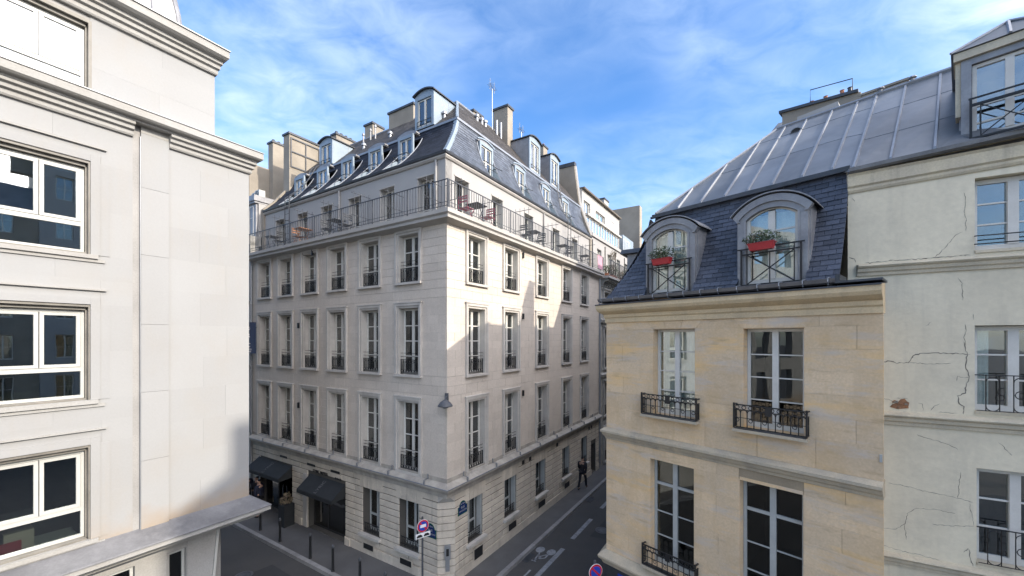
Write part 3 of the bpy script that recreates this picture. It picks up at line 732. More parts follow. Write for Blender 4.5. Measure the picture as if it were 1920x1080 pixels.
# mouldings that wrap the corner
nL, nR = HL.n, HR.n
pathH = [(HL.pt(LL, 0), nL), (HL.pt(0, 0), miter(nL, nR)), (HR.pt(LR, 0), nR)]
wpart('string_course', sweep([(-.02, -5.22), (.05, -5.22), (.05, -5.10), (.09, -5.08), (.12, -5.0), (.22, -4.93), (.24, -4.93), (.24, -4.86), (.03, -4.74), (-.02, -4.74)], pathH), M['hcourse'], HB)
wpart('string_course_edge', sweep([(.235, -4.875), (.252, -4.875), (.252, -4.845), (.235, -4.845)], pathH), M['zincl'], HB)
wpart('plain_band', sweep([(-.02, -4.735), (.025, -4.735), (.025, -4.60), (-.02, -4.60)], [(HL.pt(LL, 0), nL), (HL.pt(0, 0), miter(nL, nR)), (HR.pt(LR, 0), nR)]), M['hcourse'], HB)
wpart('balcony_slab', sweep([(-.6, 4.15), (.37, 4.15), (.37, 4.02), (.34, 4.0), (.30, 3.97), (.30, 3.88), (.10, 3.82), (.06, 3.80), (-.01, 3.80), (-.01, 4.0), (-.6, 4.0)], pathH), M['slab'], HB)
def pathoff(a): return [(HL.pt(LL, -a), nL), (HL.pt(0, 0) + (-nL - nR) * a, miter(nL, nR)), (HR.pt(LR, -a), nR)]
wpart('eaves_moulding', sweep([(-.3, 6.30), (.05, 6.30), (.10, 6.36), (.10, 6.42), (-.3, 6.42)], pathoff(.6)), M['slab'], HB)
wpart('gutter', sweep([(.02, 6.44), (.05, 6.41), (.10, 6.40), (.15, 6.43), (.17, 6.50), (.155, 6.50), (.14, 6.46), (.09, 6.43), (.04, 6.45), (.03, 6.52), (.015, 6.52)], pathoff(.6)), M['lead'], HB)
# small brackets with cable clips on the string course
for fr, L_ in ((HL, LL), (HR, LR)):
    for q in range(7 if fr is HL else 8):
        s = .8 + q * 1.75
        if s > L_: continue
        mb = MB(); mb.box(s - .018, s + .018, .03, .07, -4.70, -4.56); mb.box(s - .012, s + .012, .03, .24, -4.72, -4.70); mb.box(s - .025, s + .025, .20, .25, -4.84, -4.71)
        part('cable_bracket', mb, M['grey'], HB, fr)
# dark vent slots under the string course (left wing), square ones on the right wing
for s in (6.0, 7.7, 9.9):
    mb = MB(); mb.box(s - .30, s + .30, .0, .012, -5.48, -5.38); part('vent_slot', mb, M['iron'], HB, HL)
for s, z in ((4.9, -5.32), (5.5, -5.32), (8.25, -5.32), (12.6, -5.32), (13.0, -5.32)):
    mb = MB(); mb.box(s - .09, s + .09, .0, .02, z - .09, z + .08); part('vent_slot', mb, M['iron'], HB, HR)
# small dark bat-shaped wall boxes beside windows
for fr, s, z in ((HL, 7.55, 3.72), (HL, 8.63, .62), (HL, 8.63, -2.9), (HR, 4.85, 3.62), (HR, 4.85, 1.0), (HR, 4.85, -2.3)):
    mb = MB(); mb.box(s - .04, s + .04, .0, .07, z - .16, z + .08); part('wall_box', mb, M['iron'], HB, fr)
# entrance door of the right wing
mb = MB(); mb.box(12.97, 13.73, -.38, -.30, -8.15, -6.44); dr = part('side_door', mb, M['brown'], HB, HR)
# shopfronts: dark glazed screens
for a, b, c, d in shopL:
    mb = MB()
    for q in (a + .04, (a + b) / 2 + .25, b - .04): mb.box(q - .03, q + .03, -.34, -.28, c, d)
    mb.box(a + .01, b - .01, -.34, -.28, d - .25, d - .18); mb.box(a + .01, b - .01, -.34, -.28, c, c + .08)
    sf = part('shopfront_frame', mb, M['blacktxt'], HB, HL)
    for p, q in ((a + .07, (a + b) / 2 + .22), ((a + b) / 2 + .28, b - .07)):
        mb = MB(); mb.box(p, q, -.315, -.305, c + .08, d - .25); part('pane', mb, M['glassD'], sf, HL)
    mb = MB(); mb.box(a + .01, b - .01, -.31, -.29, d - .18, d - .005); part('shopfront_fascia', mb, M['blacktxt'], sf, HL)
mb = MB(); mb.box(7.97, 8.22, -.05, .06, -8.16, -5.86); part('entrance_pilaster', mb, M['htrim'], HB, HL)
mb = MB(); mb.box(8.32, 8.5, -.05, .09, -8.16, -7.86); mb.box(5.0, 5.3, -.05, .07, -8.17, -7.9); part('plinth_block', mb, M['hrust'], HB, HL)

# ---- mansard
ec = 1.7
def prHR(t): return (-(.50 + .68 * (1 - (1 - t) ** 1.9)), 6.50 + 1.97 * t)
def prHL(t): return (-(.50 + 1.42 * (1 - (1 - t) ** 1.5)), 6.50 + 1.97 * t)
dmL = [(3.30, .84), (5.13, .84), (7.02, .84), (8.91, .84), (10.85, .84)]
dmR = [(3.58, .94), (6.30, .94), (8.98, .94), (11.4, .94)]
tD = .80
for fr, pr, sL, L_, dm in ((HL, prHL, lambda t: -prHR(t)[0], LL, dmL), (HR, prHR, lambda t: -prHL(t)[0], LR - .15, dmR)):
    ops = [(c - w / 2, c + w / 2, -.01, tD) for c, w in dm]
    slope_sheet('mansard_deck', fr, M['lead'], HB, sL, lambda t: L_, pr, 10, ops, .03)
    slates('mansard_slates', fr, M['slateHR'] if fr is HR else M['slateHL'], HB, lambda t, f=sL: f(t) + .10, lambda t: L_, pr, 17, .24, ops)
    # break flashing
    o1, z1 = pr(1)
    mb = MB(); mb.hexa([(sL(1) - .0, o1 - .10, z1 - .02), (L_, o1 - .10, z1 - .02), (L_, o1 + .05, z1 - .06), (sL(1) - .05, o1 + .05, z1 - .06), (sL(1), o1 - .10, z1 + .05), (L_, o1 - .10, z1 + .05), (L_, o1 + .05, z1 + .03), (sL(1) - .05, o1 + .05, z1 + .03)])
    part('break_flashing', mb, M['zincl'], HB, fr)
    # inset dormers
    for i, (c, w) in enumerate(dm):
        wo = -(1.0 if fr is HR else 1.28)          # window plane
        zt = 6.50 + 1.97 * tD; x = w / 2
        mb = MB()   # front frame (zinc clad) with pediment, window sits in it
        f_ = fr.off(c, wo, 0)
        mb.box(-x, -x + .10, -.06, .02, 6.55, zt); mb.box(x - .10, x, -.06, .02, 6.55, zt); mb.box(-x + .10, x - .10, -.06, .02, zt - .12, zt)
        dn = part('dormer', mb, M['zincp'], HB, f_, origin=(0, 0, 6.55))
        for sgn in (-1, 1):   # cheeks from window plane to slope, following the curved profile
            n = 8; pts = []
            for k in range(n + 1):
                t = .02 + (tD - .02) * k / n; o, z = pr(t); pts.append((o - wo + .01, z))
            pl = [(p[0], p[1]) for p in pts if p[0] > .02]
            pl = [(0.0, pts[0][1])] + pl + [(0.0, pl[-1][1] + .001)]
            mb = MB(); mb.prism(pl, sgn * x - .012, sgn * x + .012, 's'); part('cheek', mb, M['zincp'], dn, f_)
            mb = MB(); path = []
            for k in range(n + 1):
                t = tD * k / n; o, z = pr(t); path.append((sgn * (x + .02), o - wo + .03, z))
            mb.tube(path, .020, 5); part('curved_edging', mb, M['zincl'], dn, f_)
        # segmental hood
        of = pr(.62)[0] - wo + .08; mb = MB(); prof = []
        n = 8; wx = x + .12; hh = .12
        for k in range(n + 1): s = -wx + 2 * wx * k / n; prof.append((s, zt + .03 + hh * (1 - (s / wx) ** 2)))
        top = [(s, z + .05) for s, z in prof[::-1]]
        poly = prof + top
        i0 = len(mb.v); mb.v += [(s, -.05, z) for s, z in poly] + [(s, of, z) for s, z in poly]; m_ = len(poly)
        for k in range(n):
            q = [k, k + 1, m_ - 2 - k, m_ - 1 - k]; mb.f.append(tuple(i0 + v for v in q)); mb.f.append(tuple(i0 + m_ + v for v in q[::-1]))
        for k in range(m_): mb.f.append((i0 + k, i0 + (k + 1) % m_, i0 + m_ + (k + 1) % m_, i0 + m_ + k))
        part('hood', mb, M['zincd'] if fr is HL else M['zincp'], dn, f_)
        mb = MB(); tym = [(-wx + .04, zt)] + [(s * .96, z - .01) for s, z in prof] + [(wx - .04, zt)]
        mb.prism([(s, z) for s, z in tym], -.04, of - .07, 'o'); part('tympanum', mb, M['zincd'], dn, f_)
        me, pn = winmesh(w - .21, zt - .13 - 6.70, tuple(rows_of(zt - .13 - 6.70, 2)), M['wframe'], fr.yo, fo=.04, post=.07, name='window_frame')
        M0 = f_.mat(0, -.03, 6.70); wf = put('window_frame', me, dn, M0)
        # panes joined per leaf at this distance
        for s, z, w_, h_ in pn: put('pane', boxmesh(w_ - .002, .006, h_ - .002, M['glass'], 'pane')[fr.yo], dn, M0 @ Matrix.Translation((s, -.03 * fr.yo, z)))
        put('curtain', curtain_mesh(w - .26, 1.1, M['curtain'], fr.yo, 'sides', i), dn, M0 @ Matrix.Translation((0, -.15 * fr.yo, .06)))
        mb = MB(); mb.box(-x + .01, x - .01, 0, pr(.05)[0] - wo, 6.53, 6.56); part('dormer_floor', mb, M['lead'], dn, f_)
        rz0 = pr(.22)[0] - wo; mb = MB()
        mb.box(-x + .01, x - .01, rz0 - .01, rz0 + .01, 7.18, 7.205); mb.box(-x + .01, x - .01, rz0 - .008, rz0 + .008, 6.98, 6.995)
        mb.box(-x + .01, -x + .03, .0, rz0, 7.18, 7.20); mb.box(x - .03, x - .01, 0, rz0, 7.18, 7.20)
        if fr is HR: mb.tube([(x, rz0, 7.19), (x + .28, rz0 + .05, 7.19)], .012, 4)
        part('dormer_railing', mb, M['iron'], dn, f_)
# hip flashing
mb = MB(); n = 10
for k in range(n):
    for t in ([k / n, (k + 1) / n],):
        pts = []
        for tt in t:
            a, z = -prHR(tt)[0], prHR(tt)[1]; b = -prHL(tt)[0]
            c = HL.pt(a, -b, z); pts.append((c, tt))
        (c0, _), (c1, _) = pts
        for e, wv in ((HL.d, .17), (HR.d, .17)):
            nn_ = (nL + nR).normalized() * .02
            mb.poly([tuple(c0 + nn_ + Vector((0, 0, .02))), tuple(c0 + e * wv + nn_ * .6), tuple(c1 + e * wv + nn_ * .6), tuple(c1 + nn_ + Vector((0, 0, .02)))])
wpart('hip_flashing', mb, M['zincp'], HB)
# ---- upper roof
aR, bR, zR = 2.93, 4.0, 10.70
zB = 8.50
def up(fr, o0, o1, sl0, sl1, L_, nm='upper_roof_slates'):
    pr = lambda t: (o0 + (o1 - o0) * t, zB + (zR - zB) * t)
    slope_sheet('upper_roof_deck', fr, M['lead'], HB, lambda t: sl0 + (sl1 - sl0) * t, lambda t: L_, pr, 1, (), .025)
    slates(nm, fr, M['slatebrown'], HB, lambda t: sl0 + (sl1 - sl0) * t + .05, lambda t: L_, pr, 16, .26)
up(HL, -1.92, -bR, 1.18, aR, LL); up(HR, -1.18, -aR, 1.92, bR, LR - .15)
mb = MB(); p = HL.pt(1.18, -1.92, zB); q = HL.pt(aR, -bR, zR); mb.tube([tuple(p), tuple(q)], .06, 6)
e1 = HL.pt(LL, -bR, zR); e2 = HR.pt(LR - .15, -aR, zR)
wpart('upper_hip_flashing', mb, M['zincp'], HB)
mb = MB(); mb.tube([tuple(e1), tuple(q), tuple(e2)], .055, 6); wpart('ridge_flashing', mb, M['zincl'], HB)
mb = MB()   # rear slopes and rear walls close the volume
def wp(fr, s, o, z): return tuple(fr.pt(s, o, z))
mb.poly([wp(HL, LL, -bR, zR), wp(HL, aR, -bR, zR), wp(HL, aR + 4.2, -9.5, 7.2), wp(HL, LL, -9.5, 7.2)])
mb.poly([wp(HR, LR - .15, -aR, zR), wp(HR, bR, -aR, zR), wp(HR, 9.5, -7.1, 7.2), wp(HR, LR - .15, -7.1, 7.2)])
mb.poly([wp(HL, aR, -bR, zR), wp(HL, 7.1, -9.5, 7.2), wp(HL, aR + 4.2, -9.5, 7.2)])
wpart('rear_roof', mb, M['zincd'], HB)
mb = MB()
mb.poly([wp(HL, LL, -9.5, 7.2), wp(HL, 7.1, -9.5, 7.2), wp(HL, 7.1, -9.5, -8.3), wp(HL, LL, -9.5, -8.3)])
mb.poly([wp(HR, LR - .15, -7.1, 7.2), wp(HR, 9.5, -7.1, 7.2), wp(HR, 9.5, -7.1, -8.3), wp(HR, LR - .15, -7.1, -8.3)])
wpart('rear_wall', mb, M['render'], HB)
# party walls
mb = MB(); mb.prism([(-.42, -8.3), (-.05, -8.3), (-.05, 4.1), (-.55, 4.1), (-.5, 6.6), (-1.0, 7.9), (-1.3, 8.8), (-1.62, 11.25), (-2.75, 11.45), (-2.9, 10.75), (-7.1, 7.25), (-7.1, -8.3)], LR - .15, LR + .1, 's')
gw = part('party_wall', mb, M['pwall'], HB, HR)
mb = MB(); mb.tube([(LR + .02, -.5, 6.6), (LR + .02, -.98, 7.9), (LR + .02, -1.28, 8.8), (LR + .02, -1.60, 11.25)], .09, 4); part('verge_coping', mb, M['render'], gw, HR)
mb = MB(); mb.box(LR - .2, LR + .15, -2.8, -1.58, 11.26, 11.5); part('stack_coping', mb, M['lead'], gw, HR)
mb = MB(); mb.prism([(-.05, -8.3), (-.05, 4.1), (-.55, 4.1), (-.5, 6.6), (-1.0, 7.1), (-1.6, 7.9), (-4.0, 10.7), (-9.5, 7.2), (-9.5, -8.3)], LL, LL + .2, 's')
gwl = part('party_wall', mb, M['pwall'], HB, HL)
# ---- chimneys
def chimney(fr, s0, s1, o0, o1, z0, z1, pots=3, mat='pwall', par=None, potm='terra', cap=.10):
    mb = MB(); mb.box(s0, s1, o0, o1, z0, z1); c = part('chimney', mb, M[mat], par or HB, fr)
    mb = MB(); mb.box(s0 - .06, s1 + .06, o0 - .06, o1 + .06, z1 + .001, z1 + cap); part('cap', mb, M['lead'], c, fr)
    al = 's' if s1 - s0 > abs(o1 - o0) else 'o'
    for k in range(pots):
        t = (k + .5) / pots; cs = s0 + (s1 - s0) * (t if al == 's' else .5); co = o0 + (o1 - o0) * (t if al == 'o' else .5)
        mb = MB(); mb.lathe([(.075, z1 + cap), (.06, z1 + cap + .14), (.075, z1 + cap + .16), (.07, z1 + cap + .18)], (cs, co), 8); part('chimney_pot', mb, M[potm], c, fr)
    return c
chimney(HL, 5.65, 7.4, -4.55, -3.95, 9.9, 11.42, 0)
chimney(HL, 8.72, 9.35, -4.7, -4.0, 9.9, 11.38, 0)
chimney(HL, 11.2, 11.62, -4.75, -3.55, 9.7, 11.30, 4, potm='lead')
chimney(HR, 5.62, 6.35, -3.75, -3.25, 10.2, 11.15, 0)
c5 = chimney(HR, 7.30, 7.80, -3.25, -2.35, 9.7, 11.95, 0)
chimney(HR, 12.3, 12.85, -3.5, -2.9, 9.8, 12.1, 2)
st = chimney(HL, LL - .35, LL + .2, -3.3, -1.62, 6.9, 10.82, 0)
for a, b in (((LL - .38, -1.7), (LL - .38, -3.25)),):
    mb = MB()
    for z in (9.1, 9.9, 10.6): mb.box(LL - .40, LL - .365, -3.28, -1.68, z, z + .06)
    for o in (-1.70, -2.5, -3.26): mb.box(LL - .402, LL - .36, o - .025, o + .025, 9.1, 10.66)
    part('iron_bracing', mb, M['irong'], HB, HL)
# vent pipes, small roof hatches
def pipe(fr, s, o, z0, z1, r=.05, cowl=True, mat='zincl'):
    mb = MB(); mb.lathe([(r, z0), (r, z1)], (s, o), 8)
    if cowl: mb.lathe([(r * 1.7, z1 - .02), (r * 1.7, z1 + .06), (r * .5, z1 + .14)], (s, o), 8)
    part('vent_pipe', mb, M['zincd'] if mat == 'zinc' else M[mat], HB, fr)
for s, o in ((8.25, -3.5), (7.75, -3.4), (8.95, -3.6)): pipe(HL, s, o, 9.9, 10.65, .04, True, 'zinc')
for s, o in ((6.75, -2.65), (7.05, -2.60)): pipe(HR, s, o, 10.1, 11.05, .06, False)
for s, o in ((4.9, -2.5), (5.35, -2.55), (5.7, -2.6), (8.3, -2.4)):
    z = zB + (zR - zB) * ((-o - 1.18) / (aR - 1.18)); pipe(HR, s, o, z - .1, z + .16, .07, True)
for s, o in ((5.9, -2.75), (7.6, -2.6), (2.35, -2.5)):
    z = zB + (zR - zB) * ((-o - 1.92) / (bR - 1.92)); pipe(HL, s, o, z - .1, z + .14, .07, True)
# ---- box dormers on the upper roof
def boxdormer(fr, s0, s1, of, ob, z0, z1, rise, par=HB, cheek='zincp'):
    c = (s0 + s1) / 2; x = (s1 - s0) / 2; f_ = fr.off(c, of, 0)
    mb = MB(); fw = .14
    mb.box(-x, -x + fw, -.06, 0, z0, z1); mb.box(x - fw, x, -.06, 0, z0, z1); mb.box(-x + fw, x - fw, -.06, 0, z1 - .16, z1); mb.box(-x + fw, x - fw, -.06, 0, z0, z0 + .06)
    dn = part('roof_dormer', mb, M['zincp'], par, f_)
    dep = of - ob
    for sgn in (-1, 1):
        mb = MB(); mb.box(sgn * x, sgn * (x - .03), -dep, -.062, z0 - .0, z1 - .001); part('cheek', mb, M[cheek], dn, f_)
        mb = MB(); mb.box(sgn * (x + .006), sgn * (x + .0), -dep * .5 - .012, -dep * .5 + .012, z0, z1 - .01); part('cheek_seam', mb, M['zincl'], dn, f_)
    n = 10; wx = x + .07; prof = [(-wx + 2 * wx * k / n, z1 + .004 + rise * (1 - ((-wx + 2 * wx * k / n) / wx) ** 2)) for k in range(n + 1)]
    poly = prof + [(s, z + .05) for s, z in prof[::-1]]; mb = MB(); m_ = len(poly)
    mb.v = [(s, -dep, z) for s, z in poly] + [(s, .09, z) for s, z in poly]
    for k in range(n):
        q = [k, k + 1, m_ - 2 - k, m_ - 1 - k]; mb.f.append(tuple(q)); mb.f.append(tuple(m_ + v for v in q[::-1]))
    for k in range(m_): mb.f.append((k, (k + 1) % m_, m_ + (k + 1) % m_, m_ + k))
    part('dormer_roof', mb, M['lead'], dn, f_)
    mb = MB(); mb.prism([(-x, z1)] + [(s * x / wx, z) for s, z in prof] + [(x, z1)], -.055, -.01, 'o'); part('tympanum', mb, M['zincp'], dn, f_)
    h = z1 - .17 - (z0 + .07); w = 2 * x - 2 * fw - .01
    me, pn = winmesh(w, h, (), M['wframe'], fr.yo, fo=.04, post=.07, name='window_frame'); M0 = f_.mat(0, -.05, z0 + .065)
    put('window_frame', me, dn, M0)
    for s, z, w_, h_ in pn: put('pane', boxmesh(w_ - .002, .006, h_ - .002, M['glass'], 'pane')[fr.yo], dn, M0 @ Matrix.Translation((s, -.03 * fr.yo, z)))
    put('curtain', curtain_mesh(w - .08, h - .1, M['curtain'], fr.yo, 'sides', 1), dn, M0 @ Matrix.Translation((0, -.2 * fr.yo, .06)))
    mb = MB(); mb.box(-x + fw, x - fw, .01, .025, z0 + .28, z0 + .30); mb.box(-x + fw, x - fw, .01, .025, z0 + .12, z0 + .135)
    for k in range(4): s = (-x + fw) + (2 * x - 2 * fw) * k / 3; mb.box(s - .008, s + .008, .01, .025, z0 + .05, z0 + .30)
    part('dormer_guard', mb, M['iron'], dn, f_)
boxdormer(HL, 2.42, 3.47, -1.95, -3.75, 8.62, 9.98, .16)
boxdormer(HL, 9.15, 10.2, -1.95, -3.75, 8.62, 9.83, .16)
boxdormer(HR, 7.65, 8.80, -1.25, -2.8, 8.62, 10.25, .16, cheek='zincd')
boxdormer(HR, 10.0, 11.1, -1.25, -2.8, 8.62, 10.25, .16, cheek='zincd')
# ---- roof ladders: vertical from the balcony, then up the roof
def ladder(fr, s, w, path):
    mb = MB()
    for e in (-w / 2, w / 2): mb.tube([(s + e, o, z) for o, z in path], .022, 5)
    for (o0, z0), (o1, z1) in zip(path, path[1:]):
        L_ = math.hypot(o1 - o0, z1 - z0); n = int(L_ / .3)
        for k in range(n): t = (k + .5) / n; mb.tube([(s - w / 2, o0 + (o1 - o0) * t, z0 + (z1 - z0) * t), (s + w / 2, o0 + (o1 - o0) * t, z0 + (z1 - z0) * t)], .012, 4)
    part('roof_ladder', mb, M['irong'], HB, fr)
ladder(HL, 10.35, .38, [(-.40, 4.2), (-.40, 6.7), (-1.05, 7.3), (-1.75, 8.6), (-2.6, 9.4)])
ladder(HR, 10.45, .38, [(-.30, 4.2), (-.30, 6.6), (-.75, 7.2), (-1.0, 8.6)])
# downpipes
for fr, s, o in ((HL, LL - .02, .08), (HR, LR + .0, .06)):
    mb = MB(); mb.tube([(s, o, -8.1), (s, o, 3.8)], .055, 8); part('downpipe', mb, M['grey'], HB, fr)
for fr, s in ((HL, 1.0), (HL, 6.55), (HR, 7.9)):
    mb = MB(); mb.tube([(s, -.55, 4.2), (s, -.55, 6.3)], .045, 8); part('downpipe', mb, M['render'], HB, fr)
# balcony dividers
for fr, s in ((HL, .75), (HL, 2.65), (HL, 4.55), (HL, 6.55), (HL, 8.45), (HL, 10.35), (HR, .55), (HR, 2.75), (HR, 5.1), (HR, 7.8), (HR, 10.6), (HR, 12.8)):
    mb = MB(); zt = 5.6 if (s > 3) else 5.3
    for z in (4.75, zt): mb.tube([(s, -.58, z), (s, .30, z)], .012, 4)
    for k in range(4): mb.tube([(s, -.5 + k * .22, 4.2 if k == 0 else 4.75), (s, -.5 + k * .22, zt + .12)], .010, 4)
    part('balcony_divider', mb, M['irong'], HB, fr)

# ================================================================== PALE BUILDING (left)
LBD = thing('pale_office_building', 'pale stone clad corner building with white framed windows and stepped cornices, nearest on the left', 'building', LB.mat(0, 0, -8.2))
wx0, wx1 = 2.80, 4.05
WR = [(4.62, 6.12), (1.62, 3.42), (-1.18, .66), (-3.86, -2.04)]
wops = [(a, b, c, d) for a, b in ((wx0, wx1), (wx0 + 2.35, wx1 + 2.35)) for c, d in WR]
nLB, nLS = LB.n, LS.n
KJ = [-3.98, -3.86, -2.04, -1.18, .66, 1.62, 3.42, 4.16]
wall('far_facade_wall', LB, M['lstone'], LBD, 9.002, 30, -8.3, 6.9, [(c, c + 1.25, z, z + 1.8) for c in (9.9, 12.3, 14.7, 17.1, 19.5) for z in (4.62, 1.62, -1.18, -3.86)], .4, 0)
wall('facade_wall', LB, M['ljoint'], LBD, 0, 9, -4.1, 4.3, wops, .4, -.012)
wall('upper_wall', LB, M['ljoint'], LBD, .74, 9, 4.3, 6.9, wops, .4, -.012)
wall('side_wall', LS, M['lstone'], LBD, .012, 14, -4.1, 4.3, (), .4, -.01)
wall('side_upper_wall', LS, M['lstone'], LBD, .75, 14, 4.3, 6.9, (), .4, -.75)
zpan = [-3.98, -3.25, -2.55, -1.85, -1.12, -.42, .30, 1.05, 1.75, 2.45, 3.15, 3.86, 4.2]
ashlar('cladding_panel', LB, M['lstone'], LBD, .0, 1.60, zpan, (), 1.02, .0045, .04, phase=1.0, jit=.001, gs=.0015)
ashlar('cladding_panel', LB, M['lstone'], LBD, 2.19, 9, [-3.98, -3.0, -2.04, -1.60, -1.18, -.25, .66, 1.14, 1.62, 2.5, 3.42, 3.75, 4.2], wops, 1.3, .003, .04, phase=2.65 - 1.3, jit=.0008, gs=.0012)
ashlar('cladding_panel', LB, M['lstone'], LBD, .74, 9, [4.70, 5.25, 5.85, 6.3], wops, 1.35, .0035, .04, phase=.4, jit=.001, gs=.0012)
# pilaster and joint strip
for za, zb in zip([-3.98, -2.55, -1.12, .30, 1.75, 3.15], [-2.55, -1.12, .30, 1.75, 3.15, 4.28]):
    me = boxmesh(.46, .10, round(zb - za - .005, 3), M['lstone'], 'pilaster_panel')[LB.yo]; put('pilaster_panel', me, LBD, LB.mat(1.84, .045, za + .0025))
mb = MB(); mb.box(2.085, 2.185, -.11, -.06, -3.98, 4.16); part('expansion_joint', mb, M['brownalu'], LBD, LB)
mb = MB(); mb.box(2.073, 2.085, -.10, .043, -3.98, 4.2); part('joint_edge', mb, M['grey'], LBD, LB)
# cornices
def LP(r): return [(LB.pt(9, 0), nLB), (LB.pt(0, 0), nLB + nLS * r), (LS.pt(14, 0), nLS * r)]   # shallower return on the side street
def LPc(sa, sb, ka): return [(LB.pt(sa, 0), nLB), (LB.pt(sb, 0), nLB)]
wpart('cornice', sweep([(-.3, 4.42), (.20, 4.42), (.20, 4.46), (.30, 4.47), (.34, 4.50), (.34, 4.63), (.31, 4.66), (-.3, 4.76)], LP(.55)), M['ltrim'], LBD)
wpart('cornice_lead', sweep([(-.02, 4.775), (.33, 4.675), (.355, 4.665), (.355, 4.65), (.342, 4.645), (.342, 4.66), (-.02, 4.76)], LP(.55)), M['grey'], LBD)
# lower members, interrupted by the pilaster
wpart('cornice_fascia', sweep([(-.05, 4.15), (.05, 4.15), (.07, 4.18), (.07, 4.25), (.13, 4.27), (.13, 4.34), (.19, 4.36), (.19, 4.415), (-.05, 4.415)], [(LB.pt(1.61, 0), nLB), (LB.pt(0, 0), nLB + nLS * .55), (LS.pt(14, 0), nLS * .55)]), M['ltrim'], LBD)
wpart('cornice_fascia', sweep([(-.05, 4.15), (.05, 4.15), (.07, 4.18), (.07, 4.25), (.13, 4.27), (.13, 4.34), (.19, 4.36), (.19, 4.415), (-.05, 4.415)], [(LB.pt(9, 0), nLB), (LB.pt(2.19, 0), nLB)]), M['ltrim'], LBD)
mb = MB(); mb.box(1.61, 2.07, -.05, .045, 4.281, 4.418); part('pilaster_cap', mb, M['ltrim'], LBD, LB)
upc = [(LB.pt(9, 0), nLB), (LB.pt(.74, 0), nLB + nLS * .45), (LS.pt(14, -.74), nLS * .45)]
wpart('top_cornice', sweep([(-.3, 6.22), (.06, 6.22), (.08, 6.25), (.08, 6.33), (.14, 6.35), (.14, 6.43), (.20, 6.45), (.20, 6.52), (.30, 6.54), (.36, 6.58), (.36, 6.74), (-.3, 6.80)], upc), M['ltrim'], LBD)
wpart('cornice_lead', sweep([(-.3, 6.82), (.37, 6.765), (.39, 6.755), (.39, 6.735), (.363, 6.735), (.363, 6.75), (-.3, 6.805)], upc), M['grey'], LBD)
wpart('ledge', sweep([(-.1, -4.0), (-.1, -4.42), (.30, -4.42), (.30, -4.36), (.42, -4.34), (.42, -4.31), (.50, -4.29), (.50, -4.25), (.60, -4.24), (.60, -4.125), (.02, -3.975)], LP(.38)), M['ltrim'], LBD)
wpart('ledge_zinc', sweep([(.0, -3.955), (.012, -3.955), (.03, -3.966), (.60, -4.112), (.62, -4.13), (.62, -4.15), (.605, -4.15), (.60, -4.124), (.0, -3.974)], LP(.38)), M['lledge'], LBD)
# ochre staining where wall meets ledge: thin skirting stones

# windows
for a, b in ((wx0, wx1), (wx0 + 2.35, wx1 + 2.35)):
    for r, (c, d) in enumerate(WR):
        w, h, sc = b - a, d - c, (a + b) / 2
        # stone architrave
        mb = MB(); x = w / 2
        if r > 0:
            for sg in (-1, 1): mb.box(sg * (x + .001), sg * (x + .13), .001, .030, -.0, h + .13)
            mb.box(-x, x, .001, .030, h, h + .13)
            for sg in (-1, 1): mb.box(sg * (x + .13), sg * (x + .27), .001, .012, -.0, h + .0)
            part('architrave', mb, M['lstone'], LBD, LB.off(sc, 0, c), origin=(0, 0, 0))
            mb = MB(); mb.box(-x - .22, x + .22, .001, .05, h + .27, h + .30); part('hood_fillet', mb, M['ltrim'], LBD, LB.off(sc, 0, c), origin=(0, 0, 0))
            mb = MB(); mb.box(-x - .10, x + .10, -.1, .07, -.075, -.0); mb.box(-x - .20, x + .20, .001, .03, -.14, -.078); part('sill', mb, M['ltrim'], LBD, LB.off(sc, 0, c - .002), origin=(0, 0, 0))
        # bronze reveal, stepped
        mb = MB()
        for sg in (-1, 1):
            mb.box(sg * (x - .025), sg * (x + .02), -.22, .004, 0, h); mb.box(sg * (x - .05), sg * (x - .026), -.22, -.10, .0, h - .03)
        mb.box(-x + .025, x - .025, -.22, .004, h - .05, h + .012); mb.box(-x + .05, x - .05, -.22, -.07, h - .11, h - .052)
        mb.box(-x + .05, x - .05, -.24, -.02, 0, .035)
        part('reveal', mb, M['brownalu'] if r else M['brownalu'], LBD, LB.off(sc, 0, c), origin=(0, 0, 0))
        hh = h - .16; ww = w - .11
        # white frame: low pane, heavy transom, two casements
        mb = MB(); X = ww / 2; tz = hh * .335
        mb.box(-X, -X + .045, -.06, 0, 0, hh); mb.box(X - .045, X, -.06, 0, 0, hh); mb.box(-X + .045, X - .045, -.06, -.001, hh - .045, hh); mb.box(-X + .045, X - .045, -.06, -.001, 0, .055)
        mb.box(-X + .045, X - .045, -.06, .004, tz - .045, tz + .035)
        fme = part('window', mb, M['pvc'], LBD, LB.off(sc, -.15, c + .04), origin=(0, 0, 0))
        F = LB.off(sc, -.15, c + .04)
        for sg in (-1, 1):
            mb = MB(); p, q = (.006, X - .05) if sg > 0 else (-X + .05, -.006)
            mb.box(p, p + .055, -.045, .018, tz + .04, hh - .05); mb.box(q - .055, q, -.045, .018, tz + .04, hh - .05)
            mb.box(p + .055, q - .055, -.045, .017, tz + .04, tz + .095); mb.box(p + .055, q - .055, -.045, .017, hh - .105, hh - .05)
            cs = part('casement', mb, M['pvc'], fme, F)
            # handle is omitted when not visible
            me = boxmesh(round(q - p - .11, 3), .01, round(hh - .105 - tz - .095, 3), M['glass2'], 'pane')[LB.yo]
            put('pane', me, fme, F.mat((p + q) / 2, -.01, tz + .095))
        me = boxmesh(round(2 * X - .09, 3), .01, round(tz - .1, 3), M['glass2'], 'pane')[LB.yo]; put('pane', me, fme, F.mat(0, -.03, .055))
interior(LB, LBD, 1.2, 8.8, -4.0, 6.1, [-4.0, -1.65, 1.1, 3.95], back=3.2, walls=[4.6])
